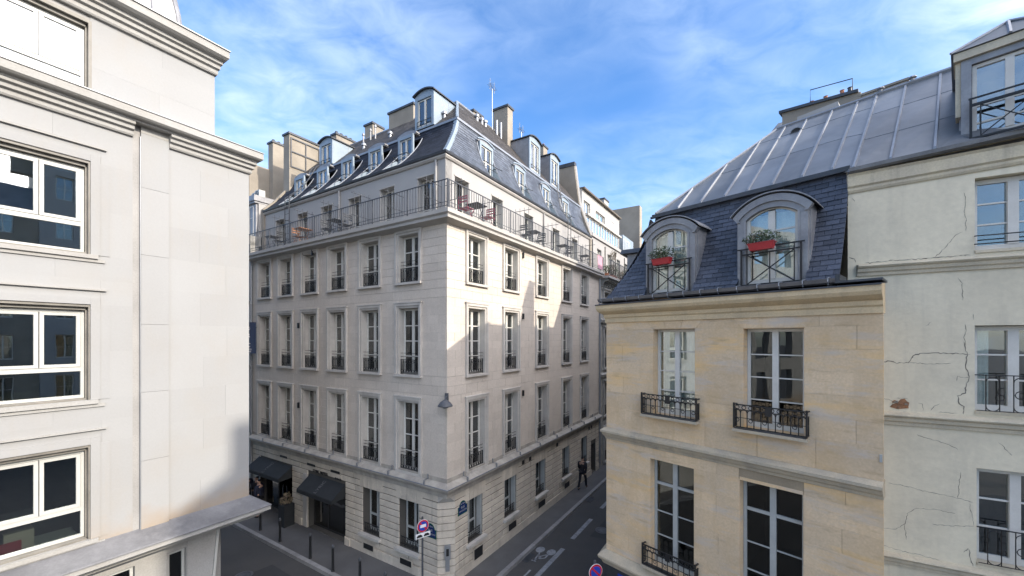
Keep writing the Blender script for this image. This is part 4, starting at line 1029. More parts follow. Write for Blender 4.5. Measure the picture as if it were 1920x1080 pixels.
# things inside the lowest office window
# zinc mansard over the top cornice, with standing seams
mb = MB(); n = 10
def prD(t): return (-.45 - 1.5 * (1 - math.cos(t * 1.45)) * 1.0, 6.8 + 3.0 * math.sin(t * 1.45))
def wq(fr, s, o, z): return tuple(fr.pt(s, o, z))
n = 12
for k in range(n):
    (o0, z0), (o1, z1) = prD(k / n), prD((k + 1) / n)
    mb.poly([wq(LB, 9, o0, z0), wq(LB, .74 - o0 + .05, o0, z0), wq(LB, .74 - o1 + .05, o1, z1), wq(LB, 9, o1, z1)])
    mb.poly([wq(LB, .74 - o0 + .05, o0, z0), wq(LB, .74 - o0 + .05, -12, z0), wq(LB, .74 - o1 + .05, -12, z1), wq(LB, .74 - o1 + .05, o1, z1)])
wpart('mansard_sheet', mb, M['zincd'], LBD, True)
mb = MB(); mb.tube([wq(LB, .74 - prD(k / n)[0] + .05, prD(k / n)[0], prD(k / n)[1]) for k in range(n + 1)], .05, 6); wpart('hip_roll', mb, M['zincd'], LBD)
for s in (1.75, 2.45, 3.15, 3.85):
    mb = MB(); mb.tube([wq(LB, s, *prD(k / n)) for k in range(n + 1) if .74 - prD(k / n)[0] < s], .022, 5); wpart('standing_seam', mb, M['zincd'], LBD)
# ground storey set back under the ledge
gfo = [(1.28, 1.62, -8.2, -4.7), (2.15, 3.3, -8.2, -4.7)]
wall('ground_wall', LB, M['ltrim'], LBD, .95, 9, -8.3, -4.425, gfo, .3, -.02)
mb = MB()   # battered corner pier
mb.hexa([(1.02, -.3, -8.3), (1.27, -.3, -8.3), (1.27, -.01, -8.3), (1.02, -.01, -8.3), (.70, -.3, -4.43), (1.27, -.3, -4.43), (1.27, .0, -4.43), (.70, .0, -4.43)])
part('corner_pier', mb, M['ltrim'], LBD, LB)
mb = MB(); mb.hexa([(.98, -.28, -8.3), (1.015, -.28, -8.3), (1.015, .03, -8.3), (.98, .03, -8.3), (.64, -.28, -4.43), (.695, -.28, -4.43), (.695, .03, -4.43), (.64, .03, -4.43)])
part('pier_edge', mb, M['pvc'], LBD, LB)
for a, b, c, d in gfo:
    me, pn = winmesh(b - a - .02, d - c - .04, (1.4, 2.5), M['pvc'], LB.yo, fo=.05, cols=1, name='shop_window'); M0 = LB.mat((a + b) / 2, -.10, c + .02)
    f = put('shop_window', me, LBD, M0); add_panes(f, LB, M0, pn, M['glassD'])
wall('ground_side_wall', LS, M['ltrim'], LBD, .3, 14, -8.3, -4.425, (), .3, -.5)
interior(LB, LBD, 1.0, 8.5, -8.3, -4.45, [], back=3, walls=[4.6])

# ================================================================== GOLDEN HOUSE (right centre)
TB = thing('golden_stone_house', 'golden limestone house with dark slate mansard and two arched dormers, nearest on the right', 'building', TN.mat(0, 0, -8.2))
TL = 5.12
tw = [(1.26, 2.22, -1.70, .22), (3.13, 4.11, -1.70, .20), (1.18, 2.20, -5.14, -2.73), (3.06, 4.10, -5.14, -2.72)]
nT, nS = TN.n, TS.n
mT = miter(nT, nS)
wall('facade_wall', TN, M['tback'], TB, .012, TL - .05, -5.5, .45, tw, .4, -.012)
ashlar('stone_block', TN, M['tstone'], TB, 0, TL, zlev([-5.28, -5.14, -2.73, -2.50], .40), tw, 1.0, .004, .05, jit=.002, phase=.15)
ashlar('stone_block', TN, M['tstone'], TB, 0, TL, zlev([-2.22, -1.70, .21, .42], .38), tw, .95, .004, .05, jit=.002, phase=.5)
wall('side_wall', TS, M['tstone'], TB, .02, 12, -5.5, .45, (), .4, 0)
wall('ground_side_wall', TS, M['tledge'], TB, .1, 12, -8.3, -5.5, (), .4, -.06)
TP = [(TN.pt(TL, 0), nT), (TN.pt(0, 0), mT), (TS.pt(12, 0), nS)]
wpart('cornice', sweep([(-.2, .40), (.03, .40), (.03, .50), (.06, .53), (.06, .60), (.12, .63), (.19, .68), (.22, .74), (.22, .84), (-.2, .88)], TP), M['ttrim'], TB)
wpart('cornice_lead', sweep([(-.2, .892), (.22, .855), (.24, .845), (.24, .825), (.225, .825), (.222, .842), (-.2, .882)], TP), M['lead'], TB)
wpart('string_course', sweep([(-.2, -2.50), (.02, -2.50), (.04, -2.44), (.07, -2.42), (.10, -2.36), (.13, -2.33), (.13, -2.28), (.02, -2.22), (-.2, -2.22)], TP), M['tledge'], TB)
wpart('plinth_ledge', sweep([(-.2, -5.62), (.07, -5.62), (.10, -5.55), (.16, -5.50), (.18, -5.46), (.18, -5.42), (.05, -5.30), (.02, -5.28), (-.2, -5.28)], TP), M['tledge'], TB)
wpart('dark_fascia', sweep([(-.3, -8.3), (.0, -8.3), (.0, -5.63), (-.3, -5.63)], TP), M['lead'], TB)
mb = MB(); mb.box(.35, .75, .005, .03, -6.1, -5.75); part('shop_panel', mb, M['signblue'], TB, TN)
for i, (a, b, c, d) in enumerate(tw):
    w, h, sc = b - a, d - c, (a + b) / 2
    mb = MB()
    for sg in (-1, 1): mb.box(sg * (w / 2 - .01), sg * (w / 2 + .05), -.40, -.003, 0, h)
    mb.box(-w / 2 + .01, w / 2 - .01, -.40, -.003, h - .01, h + .05); mb.box(-w / 2 + .01, w / 2 - .01, -.4, -.004, -.04, .004)
    part('reveal', mb, M['tstone'], TB, TN.off(sc, 0, c), origin=(0, 0, 0))
    if i < 2: rows = rows_of(h - .02, 4); hv = ()
    else: rows = [round(.09 + (h - .16) * k / 4.15, 3) for k in (1, 2, 3)]; rows[2] = round(h * .755, 3); hv = (2,)
    window(TB, TN, sc, c + .005, w - .03, h - .02, .20, tuple(rows), heavy=hv, mat=M['wframe'] if i < 2 else M['wframeg'], gm=M['glassW'] if i == 0 else M['glassN'], curtain='full' if i == 0 else None, fo=.055, post=.10, mun=.022, cmat=M['curtain'])  # white curtain at left stands in for the bright facade its panes reflect
interior(TN, TB, .45, TL - .35, -5.4, .8, [-5.3, -2.4, .75], back=2.8, front=.45, walls=[2.65])
interior(TN.off(0, -1.05), TB, 1.1, 4.3, .95, 2.6, [], back=1.5, front=.1, walls=[2.6])
mb = MB(); mb.prism([(TL - .004, -.013), (TL - .12, -1.2), (TL - .25, -1.2), (TL - .12, -.013)], -8.3, .39, 'z'); part('end_wall', mb, M['tstone'], TB, TN)
# sills with projecting balconets
for a, b, z, hh in ((1.06, 2.30, -1.70, .46), (3.02, 4.17, -1.70, .46), (1.08, 2.28, -5.14, .46), (2.98, 4.18, -5.14, .46)):
    mb = MB(); mb.box(a - .02, b + .02, .0, .18, z - .07, z - .02); part('balcony_slab', mb, M['tledge'], TB, TN)
    mb = MB(); mb.box(a + .01, b - .01, .003, .15, z - .019, z - .004); part('balcony_floor', mb, M['lead'], TB, TN)
    tan_balconet(TN, TB, a, b, z - .005, hh, .14)
# keystone arches above the upper windows: wedge stones proud of the wall
for a, b, c, d in tw[:2]:
    n = 3; w = b - a
    for k in range(n):
        x0, x1 = a - .02 + (w + .04) * k / n, a - .02 + (w + .04) * (k + 1) / n; cx = (a + b) / 2
        t0, t1 = x0 + (x0 - cx) * .28, x1 + (x1 - cx) * .28
        mb = MB(); mb.prism([(x0 + .003, d + .004), (x1 - .003, d + .004), (t1 - .003, .398), (t0 + .003, .398)], -.03, .006, 'o'); part('arch_stone', mb, M['tstone'], TB, TN)
mb = MB(); mb.box(TL - .045, TL - .015, .0, .02, -1.92, -1.80); part('wall_clip', mb, M['wframeg'], TB, TN)
# mansard slates
def prT(t): return (-(-.02 + .88 * (1 - (1 - t) ** 1.5) * .999), .98 + 2.10 * t)
sT = lambda t: -prT(t)[0]
RT = lambda t: 4.58 + .0 * t
DW = 1.14
dorm = [(1.60, DW), (3.57, DW)]
dops = [(c - DW / 2 + .02, c + DW / 2 - .02, -.01, .70) for c, w in dorm]
slope_sheet('mansard_deck', TN, M['lead'], TB, sT, RT, prT, 12, dops, .03)
slates('mansard_slates', TN, M['slateTN'], TB, lambda t: sT(t) + .01, RT, prT, 22, .20, dops)
slope_sheet('mansard_deck', TS, M['lead'], TB, sT, lambda t: 12, prT, 12, (), .03)
slates('mansard_slates', TS, M['slateTN'], TB, lambda t: sT(t) + .01, lambda t: 12, prT, 22, .20)
wpart('gutter', sweep([(.0, 1.0), (.02, .95), (.06, .905), (.12, .895), (.17, .92), (.19, .985), (.175, .985), (.155, .935), (.11, .915), (.065, .925), (.035, .965), (.015, 1.01)], [(TN.pt(4.56, 0), nT), (TN.pt(0, 0), mT), (TS.pt(12, 0), nS)]), M['gutter'], TB)
for k in range(14):
    s = -.02 + k * .345
    mb = MB(); mb.tube([(s, -.02, 1.02), (s, .06, 1.015), (s, .20, .995), (s, .20, .94), (s, .15, .885)], .010, 4); part('gutter_bracket', mb, M['zincl'], TB, TN)
mb = MB(); mb.box(4.56, TL + .01, -.35, .23, .895, .93); mb.box(4.56, 4.62, -.35, .2, .93, 1.04); part('lead_cap', mb, M['lead'], TB, TN)
# arched dormers
def arch(w, z0, rise, n=14, half=None):
    x = w / 2; Rr = (x * x + rise * rise) / (2 * rise); cz = z0 + rise - Rr; a0 = math.asin(x / Rr)
    return [(Rr * math.sin(-a0 + 2 * a0 * k / n), cz + Rr * math.cos(-a0 + 2 * a0 * k / n)) for k in range(n + 1)]
def ringmesh(mb, outer, inner, o0, o1):
    """closed band between two polylines (s,z), extruded in o"""
    m = len(outer); i0 = len(mb.v)
    for o in (o0, o1):
        mb.v += [(s, o, z) for s, z in outer] + [(s, o, z) for s, z in inner]
    for k in range(m - 1):
        for b, fl in ((0, 1), (2 * m, 0)):
            q = [i0 + b + k, i0 + b + k + 1, i0 + b + m + k + 1, i0 + b + m + k]; mb.f.append(tuple(q[::-1] if fl else q))
        mb.f.append((i0 + k, i0 + k + 1, i0 + 2 * m + k + 1, i0 + 2 * m + k)); mb.f.append((i0 + m + k, i0 + m + k + 1, i0 + 3 * m + k + 1, i0 + 3 * m + k))
    for k in (0, m - 1): mb.f.append((i0 + k, i0 + m + k, i0 + 3 * m + k, i0 + 2 * m + k))
for di, (c, w) in enumerate(dorm):
    f_ = TN.off(c, -.10, 0); x = w / 2; zs_, za = 2.28, .22; jw = .15; z0 = 1.0
    out_ = [(-x, z0)] + arch(w, zs_ + .02, .26) + [(x, z0)]; inn = [(-x + jw, z0)] + arch(w - 2 * jw, zs_, .16) + [(x - jw, z0)]
    mb = MB(); ringmesh(mb, out_, inn, -.10, 0); dn = part('arched_dormer', mb, M['zincd'], TB, f_)
    # moulding beads
    mb = MB(); ringmesh(mb, [(-x + jw - .03, z0)] + arch(w - 2 * jw + .06, zs_ + .005, .175) + [(x - jw + .03, z0)], inn, .001, .02); part('inner_bead', mb, M['zincd'], dn, f_)
    for sg in (-1, 1):
        mb = MB(); pts = [(-.101, 1.02)] + [(prT(t)[0] + .10 + .0, prT(t)[1]) for t in (0.08, .2, .35, .5, .65, .78)] + [(-.101, 2.5)]
        pts = [(min(p[0], -.101), p[1]) for p in pts]
        mb.prism([(-.102, 1.0), (-.102, 2.42), (-1.0, 2.42), (-.60, 1.9), (-.30, 1.4)], sg * x - .015, sg * x + .015, 's'); part('cheek', mb, M['zincd'], dn, f_)
    # curved hood roof with a projecting lip
    wr = w + .22; prof = arch(wr, zs_ + .10, .32, 16); poly = prof + [(s, z + .022) for s, z in prof[::-1]]; mb = MB(); m_ = len(poly)
    mb.v = [(s, -1.15, z) for s, z in poly] + [(s, .07, z) for s, z in poly]
    for k in range(16):
        q = [k, k + 1, m_ - 2 - k, m_ - 1 - k]; mb.f.append(tuple(q)); mb.f.append(tuple(m_ + v for v in q[::-1]))
    for k in range(m_): mb.f.append((k, (k + 1) % m_, m_ + (k + 1) % m_, m_ + k))
    part('hood', mb, M['zincd'], dn, f_)
    mb = MB(); a_ = [(-x, zs_ - .02)] + [(s, z - .002) for s, z in arch(wr - .07, zs_ + .085, .31, 14)] + [(x, zs_ - .02)]
    b_ = [(-x + .05, zs_ - .02)] + arch(w - .06, zs_ + .02, .25) + [(x - .05, zs_ - .02)]
    ringmesh(mb, a_, b_, -.08, .035); part('hood_moulding', mb, M['zincd'], dn, f_)
    # window with arched head
    ww = w - 2 * jw; X = ww / 2
    def ins(d, zb, extra=0): return [(-X + d, zb)] + [(s, z) for s, z in arch(ww - 2 * d, zs_ - .005, .16 - d * .3)] + [(X - d, zb)]
    mb = MB(); ringmesh(mb, ins(.002, 1.02), ins(.055, 1.02), -.12, -.06)
    mb.box(-X + .055, X - .055, -.12, -.062, 1.02, 1.12); mb.box(-.055, .055, -.12, -.045, 1.12, zs_ + .105)
    for z in (1.64, 2.02):
        mb.box(-X + .055, -.055, -.10, -.07, z - .014, z + .014); mb.box(.055, X - .055, -.10, -.07, z - .014, z + .014)
    part('window_frame', mb, M['wframe'], dn, f_)
    for sg in (-1, 1):
        for zl, zh in ((1.12, 1.626), (1.654, 2.006)):
            me = boxmesh(round(X - .112, 3), .006, round(zh - zl, 3), M['glass'], 'pane')[TN.yo]; put('pane', me, dn, f_.mat(sg * (X) / 2, -.085, zl))
        xs = [.056 + (X - .112) * k / 5 for k in range(6)]
        def topz(s): 
            a_ = arch(ww - .11, zs_ - .005, .145, 40); return min(a_, key=lambda p: abs(p[0] - s))[1]
        pl = [(sg * xs[0], 2.034), (sg * xs[-1], 2.034)] + [(sg * s, topz(s)) for s in xs[::-1]]
        mb = MB(); mb.prism(pl, -.091, -.085, 'o'); part('pane', mb, M['glass'], dn, f_)
    cu = curtain_mesh(ww - .12, 1.32, M['curtain'], TN.yo, 'full', di); put('curtain', cu, dn, f_.mat(0, -.24, 1.06))
    # X railing with two top rails
    mb = MB(); oo = .06; xr = X + .06
    mb.box(-xr, xr, oo - .012, oo + .012, 1.015, 1.04); mb.box(-xr, xr, oo - .012, oo + .012, 1.60, 1.625)
    mb.box(-xr - .06, xr + .06, oo + .01, oo + .035, 1.70, 1.725)
    for sg in (-1, 1):
        mb.box(sg * xr - .014, sg * xr + .014, oo - .014, oo + .014, 1.0, 1.72); mb.box(sg * (xr - .10) - .008, sg * (xr - .10) + .008, oo - .008, oo + .008, 1.04, 1.70)
    mb.tube([(-xr + .10, oo, 1.04), (xr - .10, oo, 1.60)], .012, 5); mb.tube([(-xr + .10, oo, 1.60), (xr - .10, oo, 1.04)], .012, 5)
    mb.box(-.008, .008, oo - .008, oo + .008, 1.04, 1.6)
    part('crossed_railing', mb, M['iron'], dn, f_)
# side dormer (towards the side street)
f_ = TS.off(1.9, -.12, 0)
mb = MB(); mb.box(-.5, .5, -1.0, 0, 1.1, 2.35); sd = part('side_dormer', mb, M['zincd'], TB, f_)
mb = MB(); mb.prism([(-.64, 2.36), (.64, 2.36), (.5, 2.46), (-.5, 2.50)], -1.2, .16, 'o'); part('dormer_roof', mb, M['lead'], sd, f_)
# zinc roof: in the golden house frame, carried on over the plaster house
KR, ZRD = 3.60, 5.42
def zlow(s):   # lower edge (k inward, z) for a roof line at s
    if s <= 4.58: return (.86, 3.10)
    t = (s - 4.61) / (6.54 - 4.61); return (.69 + .70 * t, 2.97 + .22 * t)
def zp(s, u):
    k0, z0 = zlow(s); return (s, -(k0 + (KR - k0) * u), z0 + (ZRD - z0) * u)
def batten(par, s, u1, u0=0.0, r=.030):
    mb = MB(); a, b = Vector(zp(s, u0)), Vector(zp(s, u1))
    q = .026
    mb.hexa([(a.x - q, a.y, a.z - .01), (a.x + q, a.y, a.z - .01), (b.x + q, b.y, b.z - .01), (b.x - q, b.y, b.z - .01), (a.x - q * .6, a.y, a.z + .055), (a.x + q * .6, a.y, a.z + .055), (b.x + q * .6, b.y, b.z + .055), (b.x - q * .6, b.y, b.z + .055)])
    part('roof_batten', mb, M['zincl'], par, TN)
bs = [1.42, 1.95, 2.47, 2.93, 3.38, 3.88, 4.34]
hipu = lambda s: max(0.0, min(1.0, (s - .86) / (2.75 - .86)))
cols_ = [.86] + bs + [4.66]
us = [0, .42, .80, 1.0]
def zinc_panel(par, s0, s1, u0, u1, hip=True):
    ua1, ub1 = (min(u1, hipu(s0)), min(u1, hipu(s1))) if hip else (u1, u1)
    ua0, ub0 = (min(u0, hipu(s0)), min(u0, hipu(s1))) if hip else (u0, u0)
    if ub1 - ub0 < .01 and ua1 - ua0 < .01: return
    pts = [zp(s0, ua0), zp(s1, ub0), zp(s1, ub1)]
    if hip and ua1 < u1 and ub1 >= u1 and hipu(s0) < u1:
        sh = .86 + (2.75 - .86) * u1; pts.append(zp(max(sh, s0), u1))
    if ua1 - ua0 > .001 or not hip: pts.append(zp(s0, ua1))
    # remove duplicates
    q = []
    for p in pts:
        if not q or (Vector(p) - Vector(q[-1])).length > .004: q.append(p)
    if (Vector(q[0]) - Vector(q[-1])).length < .004: q.pop()
    if len(q) < 3: return
    lift = .004 + .022 * u0
    mb = MB(); m = len(q); mb.v = [(a, b, c - .05) for a, b, c in q] + [(a, b, c + lift) for a, b, c in q]
    mb.f = [tuple(range(m))[::-1], tuple(range(m, 2 * m))] + [(k, (k + 1) % m, m + (k + 1) % m, m + k) for k in range(m)]
    part('zinc_panel', mb, M['zinc'], par, TN)
for s0, s1 in zip(cols_, cols_[1:]):
    for u0, u1 in zip(us, us[1:]): zinc_panel(TB, s0 + .004, s1 - .004, u0 + (.004 if u0 else 0), u1)
for s in bs: batten(TB, s, hipu(s) - .01)
# side zinc slope and rolls
mb = MB(); hz = lambda a, s, z: tuple(TS.pt(s, -a, z))
mb.poly([tuple(TN.pt(.86, -.86, 3.10)), tuple(TN.pt(2.75, -KR, ZRD)), tuple(TS.pt(14, -KR, ZRD)), tuple(TS.pt(12, -.86, 3.10))]); wpart('side_zinc_slope', mb, M['zinc'], TB)
ap = TN.pt(2.75, -KR, ZRD); hl = TS.pt(.86, -.86, 3.10)
# true intersection of both slopes
mb = MB(); mb.tube([tuple(TN.pt(.86, -.86, 3.12)), tuple(TN.pt(2.75, -KR, ZRD + .02))], .035, 5); wpart('hip_roll', mb, M['zincl'], TB)
mb = MB(); mb.tube([(2.72, -KR, ZRD + .03), (4.7, -KR, ZRD + .03)], .045, 6); part('ridge_roll', mb, M['zincl'], TB, TN)
mb = MB(); mb.box(.80, 4.60, -.90, -.78, 3.035, 3.085); mb.box(.78, 4.60, -.80, -.74, 2.985, 3.03); part('break_flashing', mb, M['lead'], TB, TN)
mb = MB(); mb.poly([(2.75, -KR, ZRD), (4.7, -KR, ZRD), (4.7, -7.5, 3.4), (2.75, -7.5, 3.4)]); mb.poly([(4.7, -7.5, 3.4), (2.75, -7.5, 3.4), (2.75, -7.5, -8), (4.7, -7.5, -8)]); part('rear_roof', mb, M['zinc'], TB, TN)
# little roof vent and the skylight-like hatch behind the ridge
mb = MB(); s_, k_, z_ = zp(3.28, .80)
n = 10; arc_ = [(s_ + .13 * math.cos(math.pi * k / n), z_ + .02 + .11 * math.sin(math.pi * k / n)) for k in range(n + 1)]
mb.prism(arc_, k_ - .28, k_ + .02, 'o'); vt = part('roof_vent', mb, M['zincd'], TB, TN)
mb = MB(); mb.prism([(a, b) for a, b in [(s_ + .10 * math.cos(math.pi * k / n), z_ + .025 + .08 * math.sin(math.pi * k / n)) for k in range(n + 1)]], k_ + .021, k_ + .024, 'o'); part('vent_mouth', mb, M['blacktxt'], vt, TN)
mb = MB(); mb.prism([(3.02, 5.30), (4.02, 5.30), (3.92, 5.78), (3.10, 5.74)], -4.2, -3.95, 'o'); part('white_hatch', mb, M['render'], TB, TN)

# ================================================================== PLASTER HOUSE (right edge)
PB = thing('cracked_plaster_house', 'off-white plaster house with cracks, mouldings and a zinc roof dormer, at the right edge', 'building', PL.mat(.5, 0, -8.2))
pw = [(1.58, 2.52, 1.36, 2.56), (1.58, 2.52, -1.20, .21), (1.60, 2.54, -3.60, -2.06), (1.60, 2.54, -6.6, -4.9)]
pw2 = [(a + 2.6, b + 2.6, c, d) for a, b, c, d in pw] + [(a + 5.2, b + 5.2, c, d) for a, b, c, d in pw]
wall('facade_wall', PL, M['plaster'], PB, 0, 22, -8.3, 2.9, pw + pw2, .4, 0)
mb = MB(); mb.box(-.0, .4, -6, -.401, -8.3, 2.95); part('party_wall', mb, M['plaster'], PB, PL)
def pz(s): return .085 * s
def slopedsweep(name, prof, s0, s1, mat, k=1.0):
    mb = MB(); m = len(prof)
    for s in (s0, s1): mb.v += [(s, o, z + k * pz(s)) for o, z in prof]
    mb.f = [tuple(range(m))[::-1], tuple(range(m, 2 * m))] + [(a, (a + 1) % m, m + (a + 1) % m, m + a) for a in range(m)]
    return part(name, mb, mat, PB, PL)
slopedsweep('cornice', [(-.05, 2.58), (.02, 2.58), (.04, 2.62), (.04, 2.66), (.07, 2.69), (.07, 2.86), (.10, 2.90), (-.05, 2.93)], -.01, 14, M['pcorn'], .55)
slopedsweep('gutter', [(.02, 2.96), (.05, 2.91), (.11, 2.90), (.16, 2.93), (.17, 2.99), (.155, 2.99), (.14, 2.94), (.10, 2.92), (.06, 2.935), (.035, 2.99)], -.01, 14, M['gutter'])
# eaves board closing the cornice to the rising gutter
slopedsweep('eaves_board', [(-.05, 2.935), (.03, 2.935), (.03, 2.98), (-.05, 2.98)], -.01, 14, M['ptrim'], .9)
for za, zb, pj in ((1.10, 1.30, .11), (-1.47, -1.25, .12), (-3.86, -3.66, .10)):
    h = zb - za
    def bandp(s0, s1):
        mb = MB(); mb.prism([(-.02, za), (.03, za), (.04, za + h * .25), (pj * .6, za + h * .35), (pj * .7, za + h * .6), (pj, za + h * .72), (pj, za + h * .86), (.03, zb), (-.02, zb)], s0, s1, 's'); return mb
    part('string_course', bandp(.12 if za > 0 else .3, 16), M['ptrim'], PB, PL)
    mb = MB(); mb.prism([(.0, zb + .012), (pj + .005, za + h * .88), (pj + .015, za + h * .80), (pj + .003, za + h * .80), (pj + .0, za + h * .868), (.0, zb + .002)], .13 if za > 0 else .31, 16, 's'); part('lead_strip', mb, M['ptrim'], PB, PL)
for i, (a, b, c, d) in enumerate(pw + pw2):
    w, h, sc = b - a, d - c, (a + b) / 2
    r = 3 if h < 1.7 else 4
    window(PB, PL, sc, c + .05, w - .02, h - .06, .14, tuple(rows_of(h - .06, r)), fo=.07, post=.12, mun=.024, mat=M['wframe'], curtain='sides' if i % 4 == 1 else None)
    mb = MB(); mb.box(-w / 2 + .0, w / 2 - .0, -.3, .02, .0, .045); part('sill', mb, M['ptrim'], PB, PL.off(sc, .0, c + .002), origin=(0, 0, 0))
    mb = MB(); x = w / 2 + .02
    if i % 4 == 0:
        for z in (.14, .27): mb.tube([(-x, .04, z), (x, .04, z)], .010, 5)
    else:
        mb.box(-x, x, .05, .065, .62, .635); mb.box(-x + .02, x - .02, .05, .06, .06, .07)
        for q in range(6):
            s = -x + .12 + (2 * x - .24) * q / 5; mb.tube([(s, .057, .07), (s, .057, .62)], .007, 4)
            if q < 5 and q % 2 == 0: mb.ring((s + (2 * x - .24) / 10, .057, .52), (2 * x - .24) / 10, .007, 'o', 8, 0, 180); mb.ring((s + (2 * x - .24) / 10, .057, .14), (2 * x - .24) / 10, .007, 'o', 8, 180, 360)
        for z in (.28,): mb.ring((0, .057, z + .05), .06, .007, 'o', 10); mb.ring((.22, .057, z), .05, .007, 'o', 8); mb.ring((-.22, .057, z), .05, .007, 'o', 8)
    part('window_railing', mb, M['iron'], PB, PL.off(sc, 0, c), origin=(0, 0, 0))
interior(PL, PB, .5, 16, -8.2, 2.7, [-3.95, -1.45, 1.1], back=2.6, front=.45, walls=[3.4])
CR_ = [[(0.45,-0.41),(0.57,-0.38),(0.65,-0.42),(0.8,-0.4),(0.86,-0.29),(0.95,-0.24),(1.13,-0.24),(1.36,-0.24),(1.53,-0.25)],[(0.8,-0.4),(1.03,-0.42),(1.31,-0.4)],[(1.46,-0.04),(1.49,-0.25),(1.48,-0.46),(1.52,-0.63),(1.48,-0.74),(1.47,-0.88),(1.39,-0.92),(1.41,-1.06),(1.46,-1.09),(1.45,-1.22)],[(1.38,-0.69),(1.39,-0.61),(1.52,-0.63)],[(0.45,-1.03),(0.57,-1.05),(0.61,-1.09)],[(0.65,-1.02),(0.79,-1.01)],[(0.92,-1.08),(0.97,-1.08),(0.98,-1.2)],[(1.07,-1.19),(1.12,-1.12),(1.18,-1.07)],[(1.16,-1.21),(1.39,-1.21)],[(0.54,-2.48),(0.79,-2.5),(0.97,-2.54),(1.21,-2.56),(1.39,-2.58),(1.56,-2.62)],[(1.42,-2.15),(1.39,-2.58)],[(1.52,-2.64),(1.55,-2.82),(1.57,-2.99)],[(0.45,-3.28),(0.65,-3.25),(0.76,-3.14),(0.79,-2.95),(0.9,-2.85),(1.13,-2.82),(1.36,-2.84)],[(0.75,-3.14),(0.77,-3.41)],[(1.09,-3.07),(1.31,-3.05),(1.57,-3.0)],[(1.45,-3.44),(1.51,-3.37),(1.53,-3.52),(1.56,-3.64)],[(0.9,-1.61),(1.13,-1.68),(1.31,-1.74),(1.39,-1.8)],[(1.84,-1.62),(1.98,-1.81)],[(0.45,-3.57),(0.73,-3.61),(0.95,-3.62),(1.18,-3.64)],[(0.02,1.45),(0.09,1.41),(0.11,1.35)],[(0.25,1.325),(0.57,1.34),(0.89,1.335),(1.25,1.34),(1.53,1.34)],[(1.46,2.36),(1.48,2.19),(1.46,2.08),(1.48,1.93),(1.48,1.73)],[(1.11,1.33),(1.19,1.42),(1.3,1.58),(1.37,1.69),(1.45,1.72)],[(1.39,0.99),(1.44,0.9),(1.44,0.62)],[(1.56,0.4),(1.57,0.3)],[(1.47,0.23),(1.48,0.13),(1.46,0.01),(1.48,-0.11)],[(0.05,2.52),(0.1,2.43)],[(1.0,.2),(1.08,.28)]]
rc = random.Random(3)
for ci, c in enumerate(CR_):
    pts = []
    for (a, b), (c2, d) in zip(c, c[1:]):
        n = max(2, int(math.hypot(c2 - a, d - b) / .028))
        for k in range(n): t = k / n; pts.append((a + (c2 - a) * t + rc.uniform(-.008, .008), b + (d - b) * t + rc.uniform(-.008, .008)))
    pts.append(c[-1]); mb = MB(); m = len(pts); wb = .007 if ci in (0, 2, 19, 20, 15) else .0035
    for k, (s, z) in enumerate(pts):
        s2, z2 = pts[min(k + 1, m - 1)]; s1, z1 = pts[max(k - 1, 0)]; d = Vector((s2 - s1, z2 - z1)).normalized(); w = wb * rc.uniform(.35, 1.25) * (.25 if k in (0, m - 1) else 1)
        mb.v += [(s - d.y * w, .0022, z + d.x * w), (s + d.y * w, .0022, z - d.x * w)]
    for k in range(m - 1): mb.f.append((2 * k, 2 * k + 1, 2 * k + 3, 2 * k + 2))
    part('crack', mb, M['crack'], PB, PL)
mb = MB(); hp = [(0.56,-1.17),(0.60,-1.12),(0.66,-1.09),(0.70,-1.03),(0.75,-1.015),(0.78,-1.06),(0.81,-1.08),(0.795,-1.17),(0.73,-1.19),(0.65,-1.20)]
mb.poly([(s, .004, z) for s, z in hp]); hb = part('fallen_plaster_patch', mb, M['rubble'], PB, PL)
for k in range(14):
    s, z = rc.uniform(.60, .78), rc.uniform(-1.18, -1.06); r = rc.uniform(.010, .022)
    mb = MB(); mb.box(s - r, s + r, 0, rc.uniform(.012, .022), z - r * .7, z + r * .7); part('rubble_stone', mb, M['rubble'] if k % 3 else M['crack'], hb, PL)
# zinc over the plaster house
pbs = [4.66, 5.12, 5.63]
for s0, s1 in zip([4.66, 5.12, 5.63, 6.15, 6.7], [5.12, 5.63, 6.15, 6.7, 7.3]):
    for u0, u1 in ((0, .33), (.33, .68), (.68, 1.0)):
        if s0 > 5.7 and u0 < .3: continue
        zinc_panel(PB, s0 + .004, s1 - .004, u0 + (.005 if u0 else 0), u1, False)
for s in pbs: batten(PB, s, .985, r=.04)
mb = MB(); mb.poly([zp(7.3, 0), zp(14, .0), zp(14, 1), zp(7.3, 1)]); part('zinc_slope', mb, M['zinc'], PB, TN)
mb = MB(); mb.poly([zp(5.63, 0), zp(7.3, 0), zp(7.3, .34), zp(5.63, .34)]); part('zinc_apron', mb, M['zinc'], PB, TN)
mb = MB(); mb.tube([(4.62, -KR, ZRD + .04), (9, -KR, ZRD + .04)], .05, 6); part('ridge_roll', mb, M['grey'], PB, TN)
mb = MB(); mb.poly([(4.6, -KR, ZRD), (14, -KR, ZRD), (14, -7.5, 3.2), (4.6, -7.5, 3.2)]); part('rear_roof', mb, M['zinc'], PB, TN)
for s in (4.72, 5.22):
    mb = MB(); mb.lathe([(.03, ZRD + .03), (.03, ZRD + .12), (.075, ZRD + .13), (.06, ZRD + .16), (.02, ZRD + .17)], (s, -KR), 8); part('ridge_vent', mb, M['zincd'], PB, TN)
